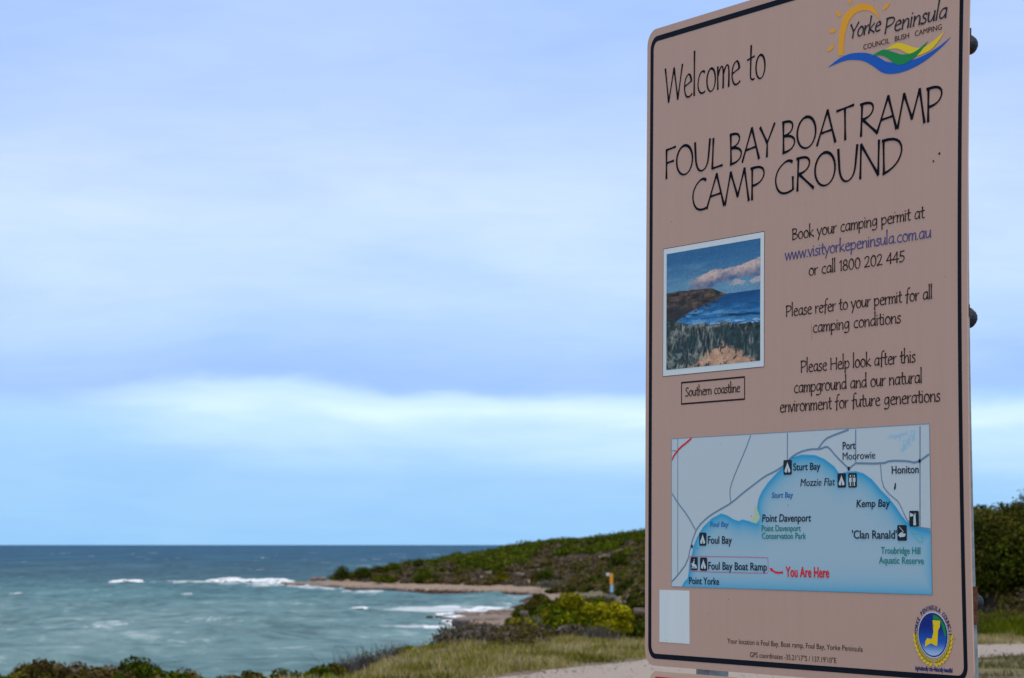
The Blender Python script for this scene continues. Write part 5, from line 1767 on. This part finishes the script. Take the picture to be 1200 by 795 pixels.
def bolt(u, v, w_, rad, name_mat, washer=True, nut_len=.014):
    """hex head bolt pointing along the board, out of its right edge"""
    c0 = S(np.array(u), np.array(v), 0) + SN * w_ - OFF
    ax = Vector(SU); e1 = Vector(SN); e2 = Vector(SV)
    bm = bmesh.new()
    def cyl(r0, r1, z0, z1, n, ph=0):
        a_ = [bm.verts.new(Vector(c0) + ax * z0 + (e1 * math.cos(t) + e2 * math.sin(t)) * r0) for t in [ph + 2 * math.pi * j / n for j in range(n)]]
        b_ = [bm.verts.new(Vector(c0) + ax * z1 + (e1 * math.cos(t) + e2 * math.sin(t)) * r1) for t in [ph + 2 * math.pi * j / n for j in range(n)]]
        for j in range(n):
            bm.faces.new((a_[j], a_[(j + 1) % n], b_[(j + 1) % n], b_[j]))
        bm.faces.new(a_[::-1]); bm.faces.new(b_)
    cyl(rad * .80, rad * .78, .003, .003 + nut_len * .6, 6, .3)
    cyl(rad * .76, rad * .55, .0031 + nut_len * .6, .0031 + nut_len * .95, 12, .3)
    cyl(rad * .54, rad * .20, .0032 + nut_len * .95, .0032 + nut_len * 1.15, 12)
    o_ = link('bolt', bm_mesh('bolt', bm), name_mat, sign)
    bm = bmesh.new()
    a_ = None
    cyl(rad, rad * .97, .0, .003, 22)
    wsh = link('washer', bm_mesh('washer', bm, False), M_RUST if washer else M_DARKSTEEL, sign)
    wsh.parent = o_
    return o_


bolt(1.168, .214, -.0245, .0205, M_DARKSTEEL)
bolt(1.169, .752, -.0245, .0210, M_DARKSTEEL)
bolt(1.174, 1.302, -.0265, .0185, M_DARKSTEEL)
poly_b = sbox('bracket', 1.150, 1.1930, 1.272, 1.345, -.0055, -.020, M_RUST, sign, flex=True)
sbox('bracket', 1.150, 1.1905, .186, .214, -.0055, -.014, M_DARKSTEEL, sign, flex=True)
sbox('bracket', 1.150, 1.1905, .728, .752, -.0055, -.014, M_DARKSTEEL, sign, flex=True)

# ---- second board under the first
foot2 = S(np.array(0.6), np.array(1.9), -.03, False)
OFF2 = np.array([foot2[0], foot2[1], foot2[2]])
low = empty('red_sign', tuple(OFF2), label='red board with beige rim fixed below the tall beige sign at the bottom border', cat='sign')
M_RIM = sign_mat('pale_rim_sheet', ink(158, 140, 132))
plate('panel', .012, 1.4830, 1.198, 1.90, .040, .003, M_RIM, low, root=OFF2, flex=False, w_=-.001)
n4 = rrect(.040, 1.4955, 1.170, 1.875, .012)
sheet('red_face', n4, np.array([(0, j, j + 1) for j in range(1, len(n4) - 1)]), M_RED, low, .0004, flex=False, root=OFF2)


# ================================================================== MARKER POST ON THE TRACK
x, y = at(716, 192)
z = float(terr(x, y))
mk = empty('marker_post', (x, y, z), rot=(0, 0, .25), label='orange and pale blue marker sign on grey legs beside the sandy track', cat='marker')


def bx(name, cx, cy, cz, sx, sy, sz_, material, parent, bev=.01):
    bm = bmesh.new()
    bmesh.ops.create_cube(bm, size=1)
    for v_ in bm.verts:
        v_.co = (cx + v_.co.x * sx, cy + v_.co.y * sy, cz + v_.co.z * sz_)
    bmesh.ops.bevel(bm, geom=bm.edges[:], offset=bev, segments=2, affect='EDGES')
    return link(name, bm_mesh(name, bm), material, parent)


ztop = EYE - (671 - 638.5) / 3200 * 192 - z
zz = lambda py: EYE - (py - 638.5) / 3200 * 192 - z
bx('upper_panel', 0, 0, (zz(672) + zz(685)) / 2, .24, .04, zz(672) - zz(685), simple('orange_paint', (.75, .33, .02, 1), .4), mk)
bx('lower_panel', .03, 0, (zz(685.3) + zz(694)) / 2, .22, .04, zz(685.3) - zz(694), simple('pale_blue_paint', (.30, .55, .80, 1), .4), mk)
for dx in (-.22, .27):
    bx('leg', dx, .03, zz(696) / 2, .06, .06, zz(696), M_GALV, mk)
bx('post', .02, .06, zz(674) / 2, .07, .06, zz(674), M_GALV, mk)
bx('cross_bar', .02, .02, zz(697), .58, .05, .08, M_GALV, mk)
bx('end_plate', -.26, 0, zz(673), .22, .04, .20, simple('white_plate', (.62, .66, .70, 1), .4), mk)
bx('plate_arm', -.12, .03, zz(673), .30, .03, .05, M_GALV, mk)
